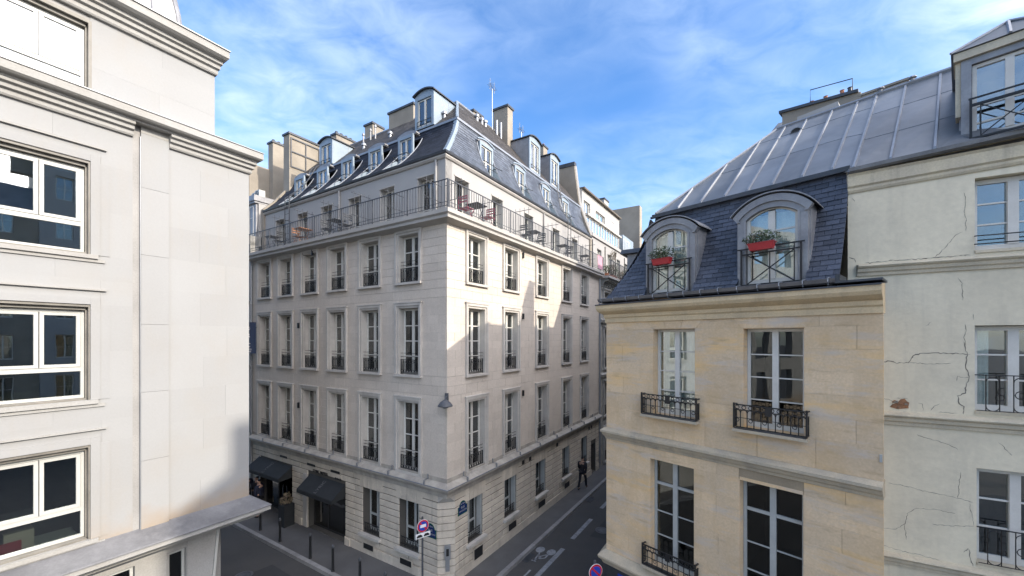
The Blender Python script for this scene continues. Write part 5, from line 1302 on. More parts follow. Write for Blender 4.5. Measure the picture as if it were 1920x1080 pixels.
# roof dormer on the plaster house: squared with the zinc slope (golden house direction)
f_ = TN.off(6.41, -1.35, 0); x = .50
mb = MB(); mb.box(-x, -x + .115, -.12, 0, 3.12, 4.50); mb.box(x - .115, x, -.12, 0, 3.12, 4.50); mb.box(-x + .115, x - .115, -.12, 0, 4.40, 4.50)
dn = part('roof_dormer', mb, M['zincd'], PB, f_)
mb = MB(); mb.box(-x - .06, -x - .002, -.3, -.03, 3.62, 4.50); mb.box(x + .002, x + .06, -.3, -.03, 3.62, 4.50); part('pilaster_strip', mb, M['ptrim'], dn, f_)
for sg in (-1, 1):
    mb = MB(); mb.prism([(-.121, 3.1), (-.121, 4.50), (-2.0, 4.50), (-1.4, 4.2)], sg * x - .02, sg * x + .02, 's'); part('cheek', mb, M['zincd'], dn, f_)
mb = MB(); mb.box(-x - .08, x + .08, -.6, .05, 4.505, 4.63); part('dormer_cornice', mb, M['ptrim'], dn, f_)
e = x + .11; mb = MB()
mb.v = [(-e, .08, 4.64), (e, .08, 4.64), (e, -2.3, 4.64), (-e, -2.3, 4.64), (0, -.40, 5.06), (0, -2.3, 5.06)]
mb.f = [(0, 1, 4), (1, 2, 5, 4), (2, 3, 5), (3, 0, 4, 5), (0, 3, 2, 1)]; part('dormer_roof', mb, M['zinc'], dn, f_)
mb = MB(); mb.tube([(-e, .08, 4.65), (0, -.40, 5.075), (0, -2.3, 5.075)], .022, 5); mb.tube([(e, .08, 4.65), (0, -.40, 5.075)], .022, 5); mb.tube([(0.0, .07, 4.655), (0, -.40, 5.075)], .024, 5); part('roof_rolls', mb, M['zincl'], dn, f_)
ww = 2 * x - .24; h = 1.20
me, pn = winmesh(ww, h, (round(h * .22, 3), round(h * .45, 3)), M['wframe'], TN.yo, fo=.05, post=.09, name='window_frame'); M0 = f_.mat(0, -.05, 3.19)
put('window_frame', me, dn, M0)
for s_2, z, w_, h_ in pn: put('pane', boxmesh(w_ - .002, .006, h_ - .002, M['glass2'], 'pane')[TN.yo], dn, M0 @ Matrix.Translation((s_2, -.03 * TN.yo, z)))
mb = MB(); X = ww / 2 + .03
mb.box(-X, -X + .03, .08, .11, 3.16, 3.82); mb.box(X - .03, X, .08, .11, 3.16, 3.82); mb.box(-X - .01, X + .01, .075, .105, 3.80, 3.82); mb.box(-X, X, .085, .115, 3.68, 3.72); mb.box(-X, X, .08, .11, 3.16, 3.19)
mb.box(-X + .11, -X + .125, .09, .105, 3.19, 3.68); mb.box(X - .125, X - .11, .09, .105, 3.19, 3.68)
mb.tube([(-X + .12, .10, 3.68), (X - .12, .10, 3.20)], .009, 5); mb.tube([(-X + .12, .10, 3.20), (X - .12, .10, 3.68)], .009, 5)
rl = part('balcony_railing', mb, M['iron'], dn, f_)

# ================================================================== houses further along and behind
# party wall with chimney pots behind the golden house
CW = thing('chimney_wall', 'long pale party wall with small chimney pots and an iron frame above the zinc roof', 'chimney wall', TN.mat(3.3, -7, 4.0))
mb = MB(); mb.hexa([(1.98, -7.4, 3.5), (3.95, -7.4, 3.5), (3.95, -7, 3.5), (1.98, -7, 3.5), (1.98, -7.4, 7.45), (3.95, -7.4, 7.25), (3.95, -7, 7.25), (1.98, -7, 7.45)]); part('wall', mb, M['pwall'], CW, TN)
mb = MB(); mb.box(3.952, 4.9, -7.4, -7.02, 3.5, 7.12); part('wall_end', mb, M['pwall'], CW, TN)
mb = MB(); mb.hexa([(1.90, -7.45, 7.455), (3.90, -7.45, 7.255), (3.90, -6.93, 7.255), (1.90, -6.93, 7.455), (1.90, -7.45, 7.54), (3.90, -7.45, 7.34), (3.90, -6.93, 7.34), (1.90, -6.93, 7.54)]); part('coping', mb, M['lead'], CW, TN)
mb = MB(); mb.box(3.902, 4.95, -7.42, -6.99, 7.13, 7.19); part('coping', mb, M['pwall'], CW, TN)
for s in (2.75, 3.1, 3.5, 3.68):
    mb = MB(); mb.lathe([(.06, 7.34), (.05, 7.54), (.065, 7.56)], (s, -7.15), 8); part('chimney_pot', mb, M['terra'] if s != 3.68 else M['lead'], CW, TN)
mb = MB(); mb.tube([(2.72, -7.1, 7.40), (2.72, -7.1, 7.92), (3.75, -7.1, 7.78), (3.75, -7.1, 7.3)], .015, 5); part('iron_frame', mb, M['iron'], CW, TN)
# taller house beyond the golden one, same side of the side street
NB = thing('far_side_street_house', 'rendered house with steep zinc roof standing beyond the golden house in the side street', 'building', TS.mat(12.2, 0, -8.2))
def hipmass(name, mat, d, z0, zr, s0, s1, rs):
    mb = MB(); P = [(0, z0), (-3.9 + d, zr), (-6.5 - d, zr), (-9, z0)]
    a = [(s0, P[0][0], z0), (s0, -9, z0), (s1, -9, z0), (s1, 0, z0), (rs, P[1][0], zr), (rs, P[2][0], zr), (s1, P[2][0], zr), (s1, P[1][0], zr)]
    b = [(x, y, -8.3) for x, y, _ in a[:4]]
    mb.v = a + b; mb.f = [(0, 1, 5, 4), (1, 2, 6, 5), (4, 5, 6, 7), (0, 4, 7, 3), (2, 3, 7, 6), (8, 9, 1, 0), (9, 10, 2, 1), (10, 11, 3, 2), (11, 8, 0, 3)]
    return part(name, mb, mat, NB, TS)
hipmass('roof', M['zinc'], 0, 3.4, 9.3, 8.25, 40, 10.9)
mb = MB(); mb.prism([(8.2, .05), (40, .05), (40, -9.05), (8.2, -9.05)], -8.3, 3.39, 'z'); part('wall', mb, M['pwall'], NB, TS)

# houses closing the street to the right and the row the camera looks out of (seen in the window reflections)
EH = Fr(math.sin(R(119)) * 26, math.cos(R(119)) * 26, -math.cos(R(119)), math.sin(R(119)), -math.sin(R(119)), -math.cos(R(119)))
def plainhouse(name, label, fr, s0, s1, ztop, roof, cols, floors, mat='pwall', depth=8, w=1.0, h=1.9):
    t = thing(name, label, 'building', fr.mat((s0 + s1) / 2, 0, -8.2))
    ops = [(c - w / 2, c + w / 2, z, z + h) for c in cols for z in floors]
    wall('facade_wall', fr, M[mat], t, s0, s1, -8.3, ztop, ops, .4, 0)
    mb = MB(); mb.box(s0, s1, -depth, -2.2, -8.3, ztop); mb.box(s0, s0 + .3, -2.2, -.4, -8.3, ztop); mb.box(s1 - .3, s1, -2.2, -.4, -8.3, ztop); part('house_body', mb, M[mat], t, fr)
    mb = MB(); mb.prism([(.15, ztop + .001), (-1.1, ztop + roof * .75), (-depth / 2, ztop + roof), (-depth, ztop + .001)], s0, s1, 's'); part('roof', mb, M['zinc'], t, fr)
    mb = MB(); mb.box(s0, s1, .001, .14, ztop - .25, ztop); part('cornice', mb, M['htrim'], t, fr)
    for a, b, c, d in ops:
        me, pn = winmesh(b - a - .02, d - c - .02, (round((d - c) * .5, 3),), M['wframe'], fr.yo, fo=.06); f = put('window', me, t, fr.mat((a + b) / 2, -.2, c + .01))
        mb = MB(); mb.box(-(b - a) / 2 + .05, (b - a) / 2 - .05, -.05, -.04, .08, d - c - .08); put('pane', mb.mesh('pane', M['glass'], fr.yo), f, fr.mat((a + b) / 2, -.2, c + .01))
    return t
plainhouse('street_end_house', 'tall cream house closing the street to the right, outside the frame', EH, 5.15, 16, 16.0, 2.9, [6.5, 9, 11.5], [-4.8, -1.6, 1.6, 4.8, 8.0, 11.2, 13.6], mat='render')
plainhouse('street_end_low_house', 'lower cream house closing the street to the right, outside the frame', EH, -12, 5.13, 10.0, 2.6, [-14, -11.5, -9, -6.5, -4, -1.5, 1, 3.4], [-4.8, -1.6, 1.6, 4.8, 8.0], mat='pwall')
mb = MB(); mb.v = []
t = bpy.data.objects['street_end_low_house']
mb = MB(); mb.prism([(3.85, 13.0), (5.14, 13.0), (5.14, 17.1), (3.85, 16.3)], -1.9, -1.2, 'o'); part('chimney_stack', mb, M['pwall'], t, EH)


# street end on the right: neighbour of the hotel
BR = thing('white_neighbour_house', 'white house past the hotel right wing with glazed top storeys and a plant filled balcony', 'building', HR.mat(14.5, 0, -8.2))
s0_ = LR + .12
bw = [(c - .5, c + .5, a, b) for c in (15.75, 18.1, 20.4, 22.7) for a, b in ((1.9, 3.25 - .2), (-1.9, .6), (-5.0, -2.9), (-8.0, -5.9))]
wall('facade_wall', HR, M['stonegrey'], BR, s0_, 30, -8.3, 3.2, bw, .4, -.04)
ashlar('rusticated_stone', HR, M['stonegrey'], BR, s0_, 24, zlev([-8.2, -1.9], .32), bw, 30, .02, .05, bev=.012, limit=60, proud=-.02)
for a, b, c, d in bw:
    w, h = b - a, d - c
    window(BR, HR, (a + b) / 2, c, w - .02, h - .02, .25, tuple(rows_of(h, 3)), curtain='sides' if c < -3 else None)
    mb = MB(); x = w / 2
    for sg in (-1, 1): mb.box(sg * x, sg * (x + .14), -.03, .05, 0, h + .14)
    mb.box(-x, x, -.03, .05, h, h + .14); mb.box(-x - .2, x + .2, -.03, .12, h + .142, h + .24); mb.box(-x - .15, x + .15, -.2, .10, -.12, -.004)
    part('window_surround', mb, M['stonegrey'], BR, HR.off((a + b) / 2, 0, c), origin=(0, 0, 0))
    mb = MB(); mb.box(-x, x, -.02, 0, .62, .65); mb.box(-x, x, -.02, 0, .05, .07)
    for k in range(9): s = -x + w * (k + .5) / 9; mb.box(s - .01, s + .01, -.02, 0, .05, .64)
    part('window_railing', mb, M['iron'], BR, HR.off((a + b) / 2, 0, c), origin=(0, 0, 0))
def seg(s0, s1): return [(HR.pt(s0, 0), HR.n), (HR.pt(s1, 0), HR.n)]
wpart('string_course', sweep([(-.05, 1.0), (.10, 1.02), (.16, 1.2), (.02, 1.3), (-.05, 1.3)], seg(s0_, 30)), M['stonegrey'], BR)
wpart('string_course', sweep([(-.05, -2.5), (.10, -2.48), (.16, -2.3), (.02, -2.2), (-.05, -2.2)], seg(s0_, 30)), M['stonegrey'], BR)
wpart('balcony_slab', sweep([(-1.2, 3.84), (.62, 3.84), (.62, 3.98), (-1.2, 3.98)], seg(s0_ + .05, 30)), M['slab'], BR)
for k in range(24):
    s = s0_ + .3 + k * .42
    mb = MB(); mb.prism([(-.04, 3.3), (.10, 3.35), (.2, 3.6), (.5, 3.72), (.5, 3.838), (-.04, 3.838)], s - .07, s + .07, 's'); part('corbel', mb, M['stonegrey'], BR, HR)
mb = MB(); mb.box(s0_, 30, -.4, .0, 3.2, 3.83); part('frieze', mb, M['slab'], BR, HR)
mb = MB(); mb.box(s0_ + .1, 30, .56, .585, 4.98, 5.01); mb.box(s0_ + .1, 30, .56, .58, 4.06, 4.08)
rl = part('balcony_railing', mb, M['iron'], BR, HR)
for k in range(60):
    put('baluster', boxmesh(.018, .018, .92, M['iron'], 'baluster')[HR.yo], rl, HR.mat(s0_ + .2 + k * .14, .58, 4.07))
# attic storey behind the balcony
aw = [(c - .42, c + .42, 4.0, 6.0) for c in (15.9, 18.0, 20.1, 22.2)]
wall('attic_wall', HR, M['render'], BR, s0_, 30, 3.98, 6.6, aw, .3, -.55)
for a, b, c, d in aw: window(BR, HR.off(0, -.55), (a + b) / 2, c, b - a - .02, d - c - .02, .15, (1.0,), curtain='sides')
# glazed gallery
wpart('gallery_sill', sweep([(-2.5, 6.6), (-.45, 6.6), (-.45, 6.82), (-2.5, 6.9)], seg(s0_, 21.5)), M['render'], BR)
for k in range(6):
    s = s0_ + .6 + k * 1.12
    window(BR, HR.off(0, -.9), s, 6.9, 1.06, 1.08, 0, (), gm=M['glass2'], name='gallery_window', curtain='full' if k % 2 else None)
mb2 = MB(); mb2.box(s0_, 21.5, -3.2, -2.6, 6.9, 8.0); part('gallery_back_wall', mb2, M['render'], BR, HR)
wpart('gallery_ledge', sweep([(-3.5, 8.0), (-.75, 8.0), (-.75, 8.12), (-3.5, 8.2)], seg(s0_, 21.6)), M['htrim'], BR)
# top storey
tw2 = [(14.75, 15.9, 8.35, 9.15), (17.0, 18.9, 8.3, 9.05), (20.0, 21.0, 8.3, 9.1)]
wall('top_wall', HR, M['render'], BR, s0_, 22.2, 8.1, 9.75, tw2, .3, -1.2)
for i, (a, b, c, d) in enumerate(tw2):
    if i < 2: window(BR, HR.off(0, -1.2), (a + b) / 2, c, b - a - .02, d - c - .02, .10, (), gm=M['glass2'], fo=.04)
    else:
        mb = MB(); mb.box(a, b, -1.3, -1.24, c, d); part('roller_shutter', mb, M['white'], BR, HR)
wpart('roof_edge', sweep([(-6, 9.75), (-1.0, 9.75), (-1.0, 9.86), (-6, 9.95)], seg(s0_, 22.4)), M['brown'], BR)
mb = MB(); mb.box(22.2, 22.4, -6, -1.2, -8.0, 9.74); mb.box(s0_, 30, -6.4, -6, -8, 9.74); part('end_wall', mb, M['render'], BR, HR)
chimney(HR, 20.2, 21.2, -2.4, -1.7, 9.8, 10.9, 0, par=BR, mat='render')
mb = MB(); mb.box(22.42, 25.5, -3, -.9, 6.5, 8.5); bay = part('zinc_bay', mb, M['zincp'], BR, HR)
for k in range(2): window(BR, HR.off(0, -.88), 22.9 + k * 1.0, 7.0, .8, 1.2, 0, (), name='bay_window')
mb = MB(); mb.box(26.5, 27.3, -5.0, -.6, 3.0, 12.0); part('gable_wall', mb, M['pwall'], BR, HR)
interior(HR, BR, s0_ + .1, 24, -8.2, 6.4, [-5.5, -2.3, 1.2, 3.8], back=2.5, walls=[17, 19.3, 21.6])

# neighbour of the hotel on the left street
BL = thing('stone_neighbour_house', 'grey stone house beyond the hotel left wing, mostly hidden', 'building', HL.mat(13.5, 0, -8.2))
s1_ = LL + .23
lw = [(c - .5, c + .5, a, b) for c in (14.1, 16.2, 18.3) for a, b in ((2.2, 4.2), (-.9, 1.3), (-4.2, -1.9), (-7.8, -5.6))]
wall('facade_wall', HL, M['stonegrey'], BL, s1_, 24, -8.3, 5.1, lw, .4, .02)
for a, b, c, d in lw: window(BL, HL, (a + b) / 2, c, b - a - .02, d - c - .02, .22, tuple(rows_of(d - c, 3)), curtain='sides')
def segL(a, b): return [(HL.pt(a, 0), HL.n), (HL.pt(b, 0), HL.n)]
for z in (-4.9, -1.5, 1.7): wpart('string_course', sweep([(-.02, z), (.12, z + .03), (.16, z + .14), (.0, z + .2)], segL(s1_, 24)), M['stonegrey'], BL)
wpart('balcony_cornice', sweep([(-.5, 4.72), (.1, 4.72), (.3, 4.95), (.45, 5.0), (.45, 5.15), (-.5, 5.2)], segL(s1_, 24)), M['stonegrey'], BL)
mb = MB(); mb.box(s1_ + .02, 14.5, -1.6, -.40, 5.2, 6.9); dn = part('roof_bay', mb, M['render'], BL, HL)
mb = MB(); mb.box(s1_ + .1, 14.4, -.38, -.30, 5.2, 6.9); mb.box(s1_ - .05, 14.6, -1.8, -.15, 7.0, 7.28); mb.box(s1_ + .01, 14.5, -1.7, -.2, 6.9, 7.0); part('bay_cornice', mb, M['zincd'], dn, HL)
window(BL, HL.off(0, -.28), 13.75, 5.3, .9, 1.5, 0, (.9,), name='bay_window')
mb = MB(); mb.box(15.3, 15.8, -4.5, -1.0, 4.0, 9.75); part('gable_wall', mb, M['pwall'], BL, HL)
chimney(HL, 14.9, 15.4, -4.2, -2.05, 4, 11.2, 7, par=BL, potm='lead')
mb = MB(); mb.prism([(.0, 5.1), (-.4, 5.1), (-1.8, 7.4), (-4, 9), (-9, 7), (-9, -8.3), (-.4, -8.3)], 15.82, 24, 's'); part('roof_mass', mb, M['zincd'], BL, HL)
for i, (s, o) in enumerate(((13.5, -.7), (14.05, -.8))):
    t = thing('air_conditioner', ['white air conditioner with a round fan on the stone neighbour roof, nearer the hotel', 'second white air conditioner on the stone neighbour roof, farther from the hotel'][i], 'air conditioner', HL.mat(s, o, 7.285), 'air conditioners on the roof')
    mb = MB(); mb.box(s - .22, s + .22, o - .15, o + .15, 7.32, 7.72); mb.box(s - .18, s - .14, o - .1, o + .1, 7.285, 7.32); mb.box(s + .14, s + .18, o - .1, o + .1, 7.285, 7.32); part('casing', mb, M['pvc'], t, HL)
    mb = MB(); mb.ring((s, o + .155, 7.52), .14, .012, 'o', 14); mb.ring((s, o + .155, 7.52), .07, .01, 'o', 10); part('fan_grille', mb, M['iron'], t, HL)

# ---- aerials
def aerial(fr, s, o, z0, z1, label):
    t = thing('tv_aerial', label, 'aerial', fr.mat(s, o, z0))
    mb = MB(); mb.tube([(s, o, z0), (s, o, z1)], .020, 6); part('mast', mb, M['grey'], t, fr)
    mb = MB(); zt = z1
    mb.tube([(s - .35, o + .1, zt + .05), (s + .35, o - .1, zt + .12)], .014, 4)
    for k in range(7):
        q = -.33 + k * .11; mb.tube([(s + q, o - q * .28 - .16, zt + .08 + q * .1), (s + q, o - q * .28 + .16, zt + .08 + q * .1)], .008, 4)
    part('yagi_elements', mb, M['grey'], t, fr)
    mb = MB()
    for a in (-.18, .18):
        mb.tube([(s + a, o, zt - .15), (s + a, o, zt + .45)], .009, 4)
        for k in range(4): mb.tube([(s + a - .1, o, zt - .12 + k * .14), (s + a + .1, o, zt - .05 + k * .14)], .007, 4)
    part('reflector', mb, M['grey'], t, fr)
aerial(HR, 6.50, -2.75, 10.5, 12.55, 'tall tv aerial on a mast beside the big brown chimney of the hotel')
aerial(HR, 9.6, -2.9, 10.6, 11.8, 'small tv aerial above the two upper dormers of the hotel right wing')

# ---- street furniture, signs, lamp
def bollard(x, y, label):
    t = thing('bollard', label, 'bollard', Matrix.Translation((x, y, .12)), 'bollards along the hotel pavement')
    mb = MB(); mb.lathe([(.055, .0), (.06, .04), (.045, .06), (.043, .82), (.052, .84)], (0, 0), 12); put('post', mb.mesh('post', M['iron'], 1, smooth=False), t, WMAT[t.name])
    mb = MB(); mb.lathe([(.045, .842), (.05, .87), (.035, .93), (.012, .955)], (0, 0), 12); put('head', mb.mesh('head', M['irong'], 1), t, WMAT[t.name])
BLL = ['slim grey bollard beside the tip of the pale building ledge', 'slim grey bollard on the kerb opposite the left awning', 'slim grey bollard on the kerb below the shop entrance between the awnings', 'slim grey bollard on the kerb below the right awning', 'slim grey bollard on the kerb by the bottom edge of the photo', 'slim grey bollard nearest the no parking sign']
for (x, y), l in zip([(-10.75, 16.97), (-9.36, 16.03), (-7.51, 14.79), (-6.29, 13.95), (-5.03, 13.14), (-3.94, 12.34)], BLL): bollard(x, y, l)
def noparking(M0, label, plate, face_z, pole=True, small=True):
    """local: x right, y forward normal(-y faces viewer), z up; origin at ground"""
    t = thing('no_parking_sign', label, 'road sign', M0)
    def pl(n, mb, m): return put(n, mb.mesh(n, M[m], 1), t, M0)
    mb = MB(); mb.lathe([(.03, 0), (.03, face_z + .26)], (0, .035), 10); pl('pole', mb, 'irong')
    def disc_(r, y0, y1, n=28):
        mb = MB(); mb.prism([(r * math.cos(2 * math.pi * k / n), face_z + r * math.sin(2 * math.pi * k / n)) for k in range(n)], y0, y1, 'o'); return mb
    pl('rim', disc_(.185, -.006, .006), 'white'); pl('red_ring', disc_(.176, -.010, -.0065), 'signred'); pl('blue_face', disc_(.135, -.013, -.0105), 'signblue')
    mb = MB(); g = R(-45); d = Vector((math.cos(g), 0, math.sin(g))); nn_ = Vector((-d.z, 0, d.x)) * .022
    a, b = d * -.14, d * .14; mb.v = [tuple(Vector((0, y, face_z)) + v) for y in (-.0155, -.0135) for v in (a - nn_, b - nn_, b + nn_, a + nn_)]
    mb.f = [(0, 1, 2, 3), (4, 7, 6, 5), (0, 4, 5, 1), (1, 5, 6, 2), (2, 6, 7, 3), (3, 7, 4, 0)]; pl('red_bar', mb, 'signred')
    if plate:
        mb = MB(); mb.box(-.09, .09, -.020, -.016, face_z - .04, face_z + .05); pl('white_sticker', mb, 'white')
        mb = MB(); mb.box(-.23, .23, -.012, .002, face_z - .34, face_z - .20); p_ = put('plate', mb.mesh('plate', M['white'], 1), t, M0)
        for k, (a, b) in enumerate(((-.20, -.02), (.02, .20))):   # tow truck glyph: two vehicle shapes and wheels
            mb = MB(); mb.prism([(a, face_z - .315), (b, face_z - .315), (b, face_z - .28), (b - .05, face_z - .235), (a + .05, face_z - .235), (a, face_z - .28)], -.0155, -.0125, 'o'); put('vehicle_glyph', mb.mesh('vehicle_glyph', M['blacktxt'], 1), p_, M0)
    return t
noparking(Matrix.Translation((-2.645, 11.8, .12)) @ Matrix.Rotation(R(36), 4, 'Z'), 'round no parking sign with tow away plate on a pole at the hotel corner', True, 2.62)
q = (2.02, 9.60)
noparking(Matrix.Translation((q[0], q[1], .12)) @ Matrix.Rotation(R(20), 4, 'Z'), 'round blue and red no parking sign beside the foot of the golden house', False, 2.55)
def plaque(fr, s, z, w, h, lines, label, o=.02):
    t = thing('street_name_plaque', label, 'street sign', fr.mat(s, o, z))
    n = 10; x = w / 2
    def shape(d): return [(s - x + d, z + d), (s + x - d, z + d), (s + x - d, z + h * .62)] + [(s + (x - d) * math.cos(math.pi * k / n) * .72, z + h * .62 + (h * .38 - d) * math.sin(math.pi * k / n)) for k in range(n + 1)] + [(s - x + d, z + h * .62)]
    mb = MB(); mb.prism(shape(0), o, o + .012, 'o'); part('green_border', mb, M['plaquegreen'], t, fr)
    mb = MB(); mb.prism(shape(.035), o + .0125, o + .016, 'o'); bf = part('blue_field', mb, M['plaqueblue'], t, fr)
    zz_ = [h * .80, h * .52, h * .27]
    for tx, zq, sz in zip(lines, zz_, (.085, .11, .075)): text_on(t, tx, sz, M['letterg'], fr, s, o + .017, z + zq, depth=.001)
plaque(HR, .80, -6.03, .50, .46, ['2e Arrt', 'RUE', 'S\u00b7AUGUSTIN'], 'blue and green enamel street name plaque on the right wing side of the hotel corner', .0)
plaque(HL, .72, -6.70, .52, .48, ['2e Arrt', 'RUE', 'DE GRAMONT'], 'blue and green enamel street name plaque behind the no parking sign', .0)
# corner lamp
t = thing('wall_lamp', 'dark dome street lamp on a bracket at the hotel corner', 'street lamp', HR.mat(0, .3, -2.2))
q = HR.pt(0, 0, 0); dv_ = (nL * .9 + nR * .55).normalized(); LF = Fr(q.x, q.y, -dv_.y, dv_.x, dv_.x, dv_.y)
mb = MB(); mb.box(-.06, .06, .0, .08, -2.12, -1.78); part('wall_plate', mb, M['irong'], t, LF)
mb = MB(); mb.tube([(0, .07, -1.88), (0, .22, -1.86), (0, .30, -1.95)], .022, 6); part('bracket', mb, M['irong'], t, LF)
mb = MB(); mb.lathe([(.03, -1.94), (.07, -1.97), (.16, -2.03), (.235, -2.13), (.245, -2.16), (.235, -2.165), (.15, -2.06), (.03, -2.0)], (0, .30), 20); part('dome_shade', mb, M['irong'], t, LF, smooth=True)
mb = MB(); mb.lathe([(.14, -2.09), (.13, -2.18), (.06, -2.23)], (0, .30), 14); part('lamp_bowl', mb, M['grey'], t, LF, smooth=True)
# hanging vertical sign
t = thing('hanging_hotel_sign', 'navy vertical sign with white letters LYRIC projecting from the left wing', 'sign', HL.mat(12.2, .4, -.6))
SF = Fr(*[HL.pt(12.25, 0).x, HL.pt(12.25, 0).y], nL.x, nL.y, nR.x, nR.y)   # panel perpendicular to the left wing
mb = MB(); mb.box(.10, .62, -.04, .04, -.72, .80); part('panel', mb, M['navy'], t, SF)
mb = MB(); mb.tube([(0, 0, .55), (.12, 0, .55)], .015, 4); mb.tube([(0, 0, -.5), (.12, 0, -.5)], .015, 4); part('bracket', mb, M['iron'], t, SF)
for k, ch in enumerate('LYRIC'): text_on(t, ch, .27, M['white'], SF, .44, .045, .62 - k * .235, depth=.002, name='letter')
text_on(t, 'HOTEL', .10, M['white'], SF, .44, .045, -.52, depth=.002); text_on(t, 'PARIS', .10, M['white'], SF, .44, .045, -.62, depth=.002)
# awnings
def awn(sa, sb, zt, drop, proj, label):
    t = thing('awning', label, 'awning', HL.mat((sa + sb) / 2, 0, zt), 'black awnings over the hotel shopfronts')
    mb = MB(); th = .02
    mb.hexa([(sa, .02, zt - th), (sb, .02, zt - th), (sb, proj, zt - drop - th), (sa, proj, zt - drop - th), (sa, .02, zt), (sb, .02, zt), (sb, proj, zt - drop), (sa, proj, zt - drop)]); part('canopy', mb, M['awning'], t, HL)
    mb = MB(); mb.box(sa, sb, proj - .012, proj + .008, zt - drop - .16, zt - drop - .022); part('valance', mb, M['awning'], t, HL)
    for s in (sa, sb - .012):
        mb = MB(); mb.prism([(.03, zt - .03), (proj - .02, zt - drop - .03), (proj - .02, zt - drop - .14), (.03, zt - .50)], s, s + .012, 's'); part('side_flap', mb, M['awning'], t, HL)
    mb = MB(); mb.tube([(sa + .02, proj - .02, zt - drop - .03), (sb - .02, proj - .02, zt - drop - .03)], .018, 5); mb.tube([(sa + .03, .05, zt - drop - .1), (sa + .03, proj - .03, zt - drop - .05)], .014, 5); mb.tube([(sb - .03, .05, zt - drop - .1), (sb - .03, proj - .03, zt - drop - .05)], .014, 5); part('arm', mb, M['iron'], t, HL)
    # lettering lying on the slope
    me = text_mesh('LYRIC', .23, M['letterd'], depth=.002, spacing=1.0)
    n = HL.n; slope = Vector((n.x * proj, n.y * proj, -drop)).normalized(); right = Vector((0, 0, 1)).cross(n).normalized(); upv = -slope; nrm = right.cross(upv)
    c = HL.pt((sa + sb) / 2, proj * .55, zt - drop * .55 + .012)
    put('lettering', me, t, Matrix.Translation(c) @ Matrix((right, upv, nrm)).transposed().to_4x4() @ Matrix.Rotation(R(90), 4, 'Z'))
awn(5.30, 7.72, -5.80, .46, .62, 'black canvas awning with grey LYRIC lettering over the right hand entrance')
awn(9.15, 12.05, -5.74, .40, .62, 'black canvas awning with grey LYRIC lettering over the left hand entrance')
hl = thing('hotel_name_letters', 'dark raised letters LYRIC HOTEL with stars on the wall above the right awning', 'lettering', HL.mat(6.4, 0, -5.75))
text_on(hl, 'LYRIC HOTEL', .15, M['blacktxt'], HL, 7.0, .02, -5.63, depth=.015, spacing=1.2, name='letters')
for k in range(4):
    mb = MB(); c = 5.95 - .11 * k
    mb.prism([(c + (.045 if j % 2 == 0 else .018) * math.sin(math.pi * j / 5), -5.68 + (.045 if j % 2 == 0 else .018) * math.cos(math.pi * j / 5)) for j in range(10)], .0, .03, 'o'); part('star', mb, M['blacktxt'], hl, HL)
# tall black planter by the left entrance
t = thing('tall_planter', 'tall black planter with dried plants beside the left hand entrance', 'planter', HL.mat(8.95, .35, -8.18))
mb = MB(); mb.prism([(8.72, .15), (9.18, .15), (9.18, .6), (8.72, .6)], -8.18, -7.25, 'z'); part('pot', mb, M['awning'], t, HL)
def foliage(name, fr, par, c, r, n, mat, ls=.03, seed=1, hem=True):
    rr_ = random.Random(seed); mb = MB()
    for _ in range(n):
        while True:
            p = Vector((rr_.uniform(-1, 1), rr_.uniform(-1, 1), rr_.uniform(-.4 if hem else -1, 1)))
            if p.length < 1: break
        q = Vector((c[0] + p.x * r[0], c[1] + p.y * r[1], c[2] + p.z * r[2])); a = Vector((rr_.gauss(0, 1), rr_.gauss(0, 1), rr_.gauss(0, 1))).normalized(); b = a.cross(Vector((rr_.gauss(0, 1), rr_.gauss(0, 1), rr_.gauss(0, 1)))).normalized(); l = ls * rr_.uniform(.6, 1.4)
        mb.poly([tuple(q - a * l), tuple(q + b * l * .45), tuple(q + a * l), tuple(q - b * l * .45)])
    return tag(part(name, mb, mat, par, fr), kind='stuff')
foliage('dried_leaves', HL, t, (8.95, .37, -7.1), (.25, .25, .35), 160, M['leafd'], .06, 4)
# electrical box on the chamfered corner
t = thing('meter_cabinet', 'grey metal meter cabinet fixed low on the chamfered hotel corner', 'cabinet', CH.mat(.3, .0, -7.3))
mb = MB(); mb.box(.22, .42, .001, .10, -7.35, -6.88); part('box', mb, M['grey'], t, CH); mb = MB(); mb.box(.27, .36, .101, .108, -7.22, -6.98); part('window_panel', mb, M['blacktxt'], t, CH)
mb = MB(); mb.box(.25, .39, .001, .07, -7.75, -7.36); part('cable_cover', mb, M['grey'], t, CH)

# ---- red flower boxes on the crossed railings
for i, (c, s, lab) in enumerate(((1.60, 1.52, 'red plastic flower box with green plants on the left arched dormer railing'), (3.57, 3.47, 'red plastic flower box with green plants on the right arched dormer railing'))):
    o = .07; z = 1.64; w = .21
    t = thing('flower_box', lab, 'flower box', TN.mat(s, o, z), 'red flower boxes')
    mb = MB(); mb.hexa([(s - w + .03, o - .05, z), (s + w - .03, o - .05, z), (s + w - .03, o + .07, z), (s - w + .03, o + .07, z), (s - w, o - .07, z + .12), (s + w, o - .07, z + .12), (s + w, o + .09, z + .12), (s - w, o + .09, z + .12)]); part('trough', mb, M['red'], t, TN)
    mb = MB(); mb.box(s - w - .01, s + w + .01, o - .08, o + .10, z + .121, z + .134); part('rim', mb, M['red'], t, TN)
    mb = MB(); mb.box(s - w + .01, s + w - .01, o - .06, o + .08, z + .135, z + .142); part('soil', mb, M['soil'], t, TN)
    foliage('plant', TN, t, (s, o + .01, z + .22), (w + .12, .15, .15 if i else .19), 420, M['leaf'], .024, 10 + i)
    foliage('plant', TN, t, (s - .1, o + .02, z + .20), (w - .02, .10, .12), 150, M['leafd'], .018, 20 + i)

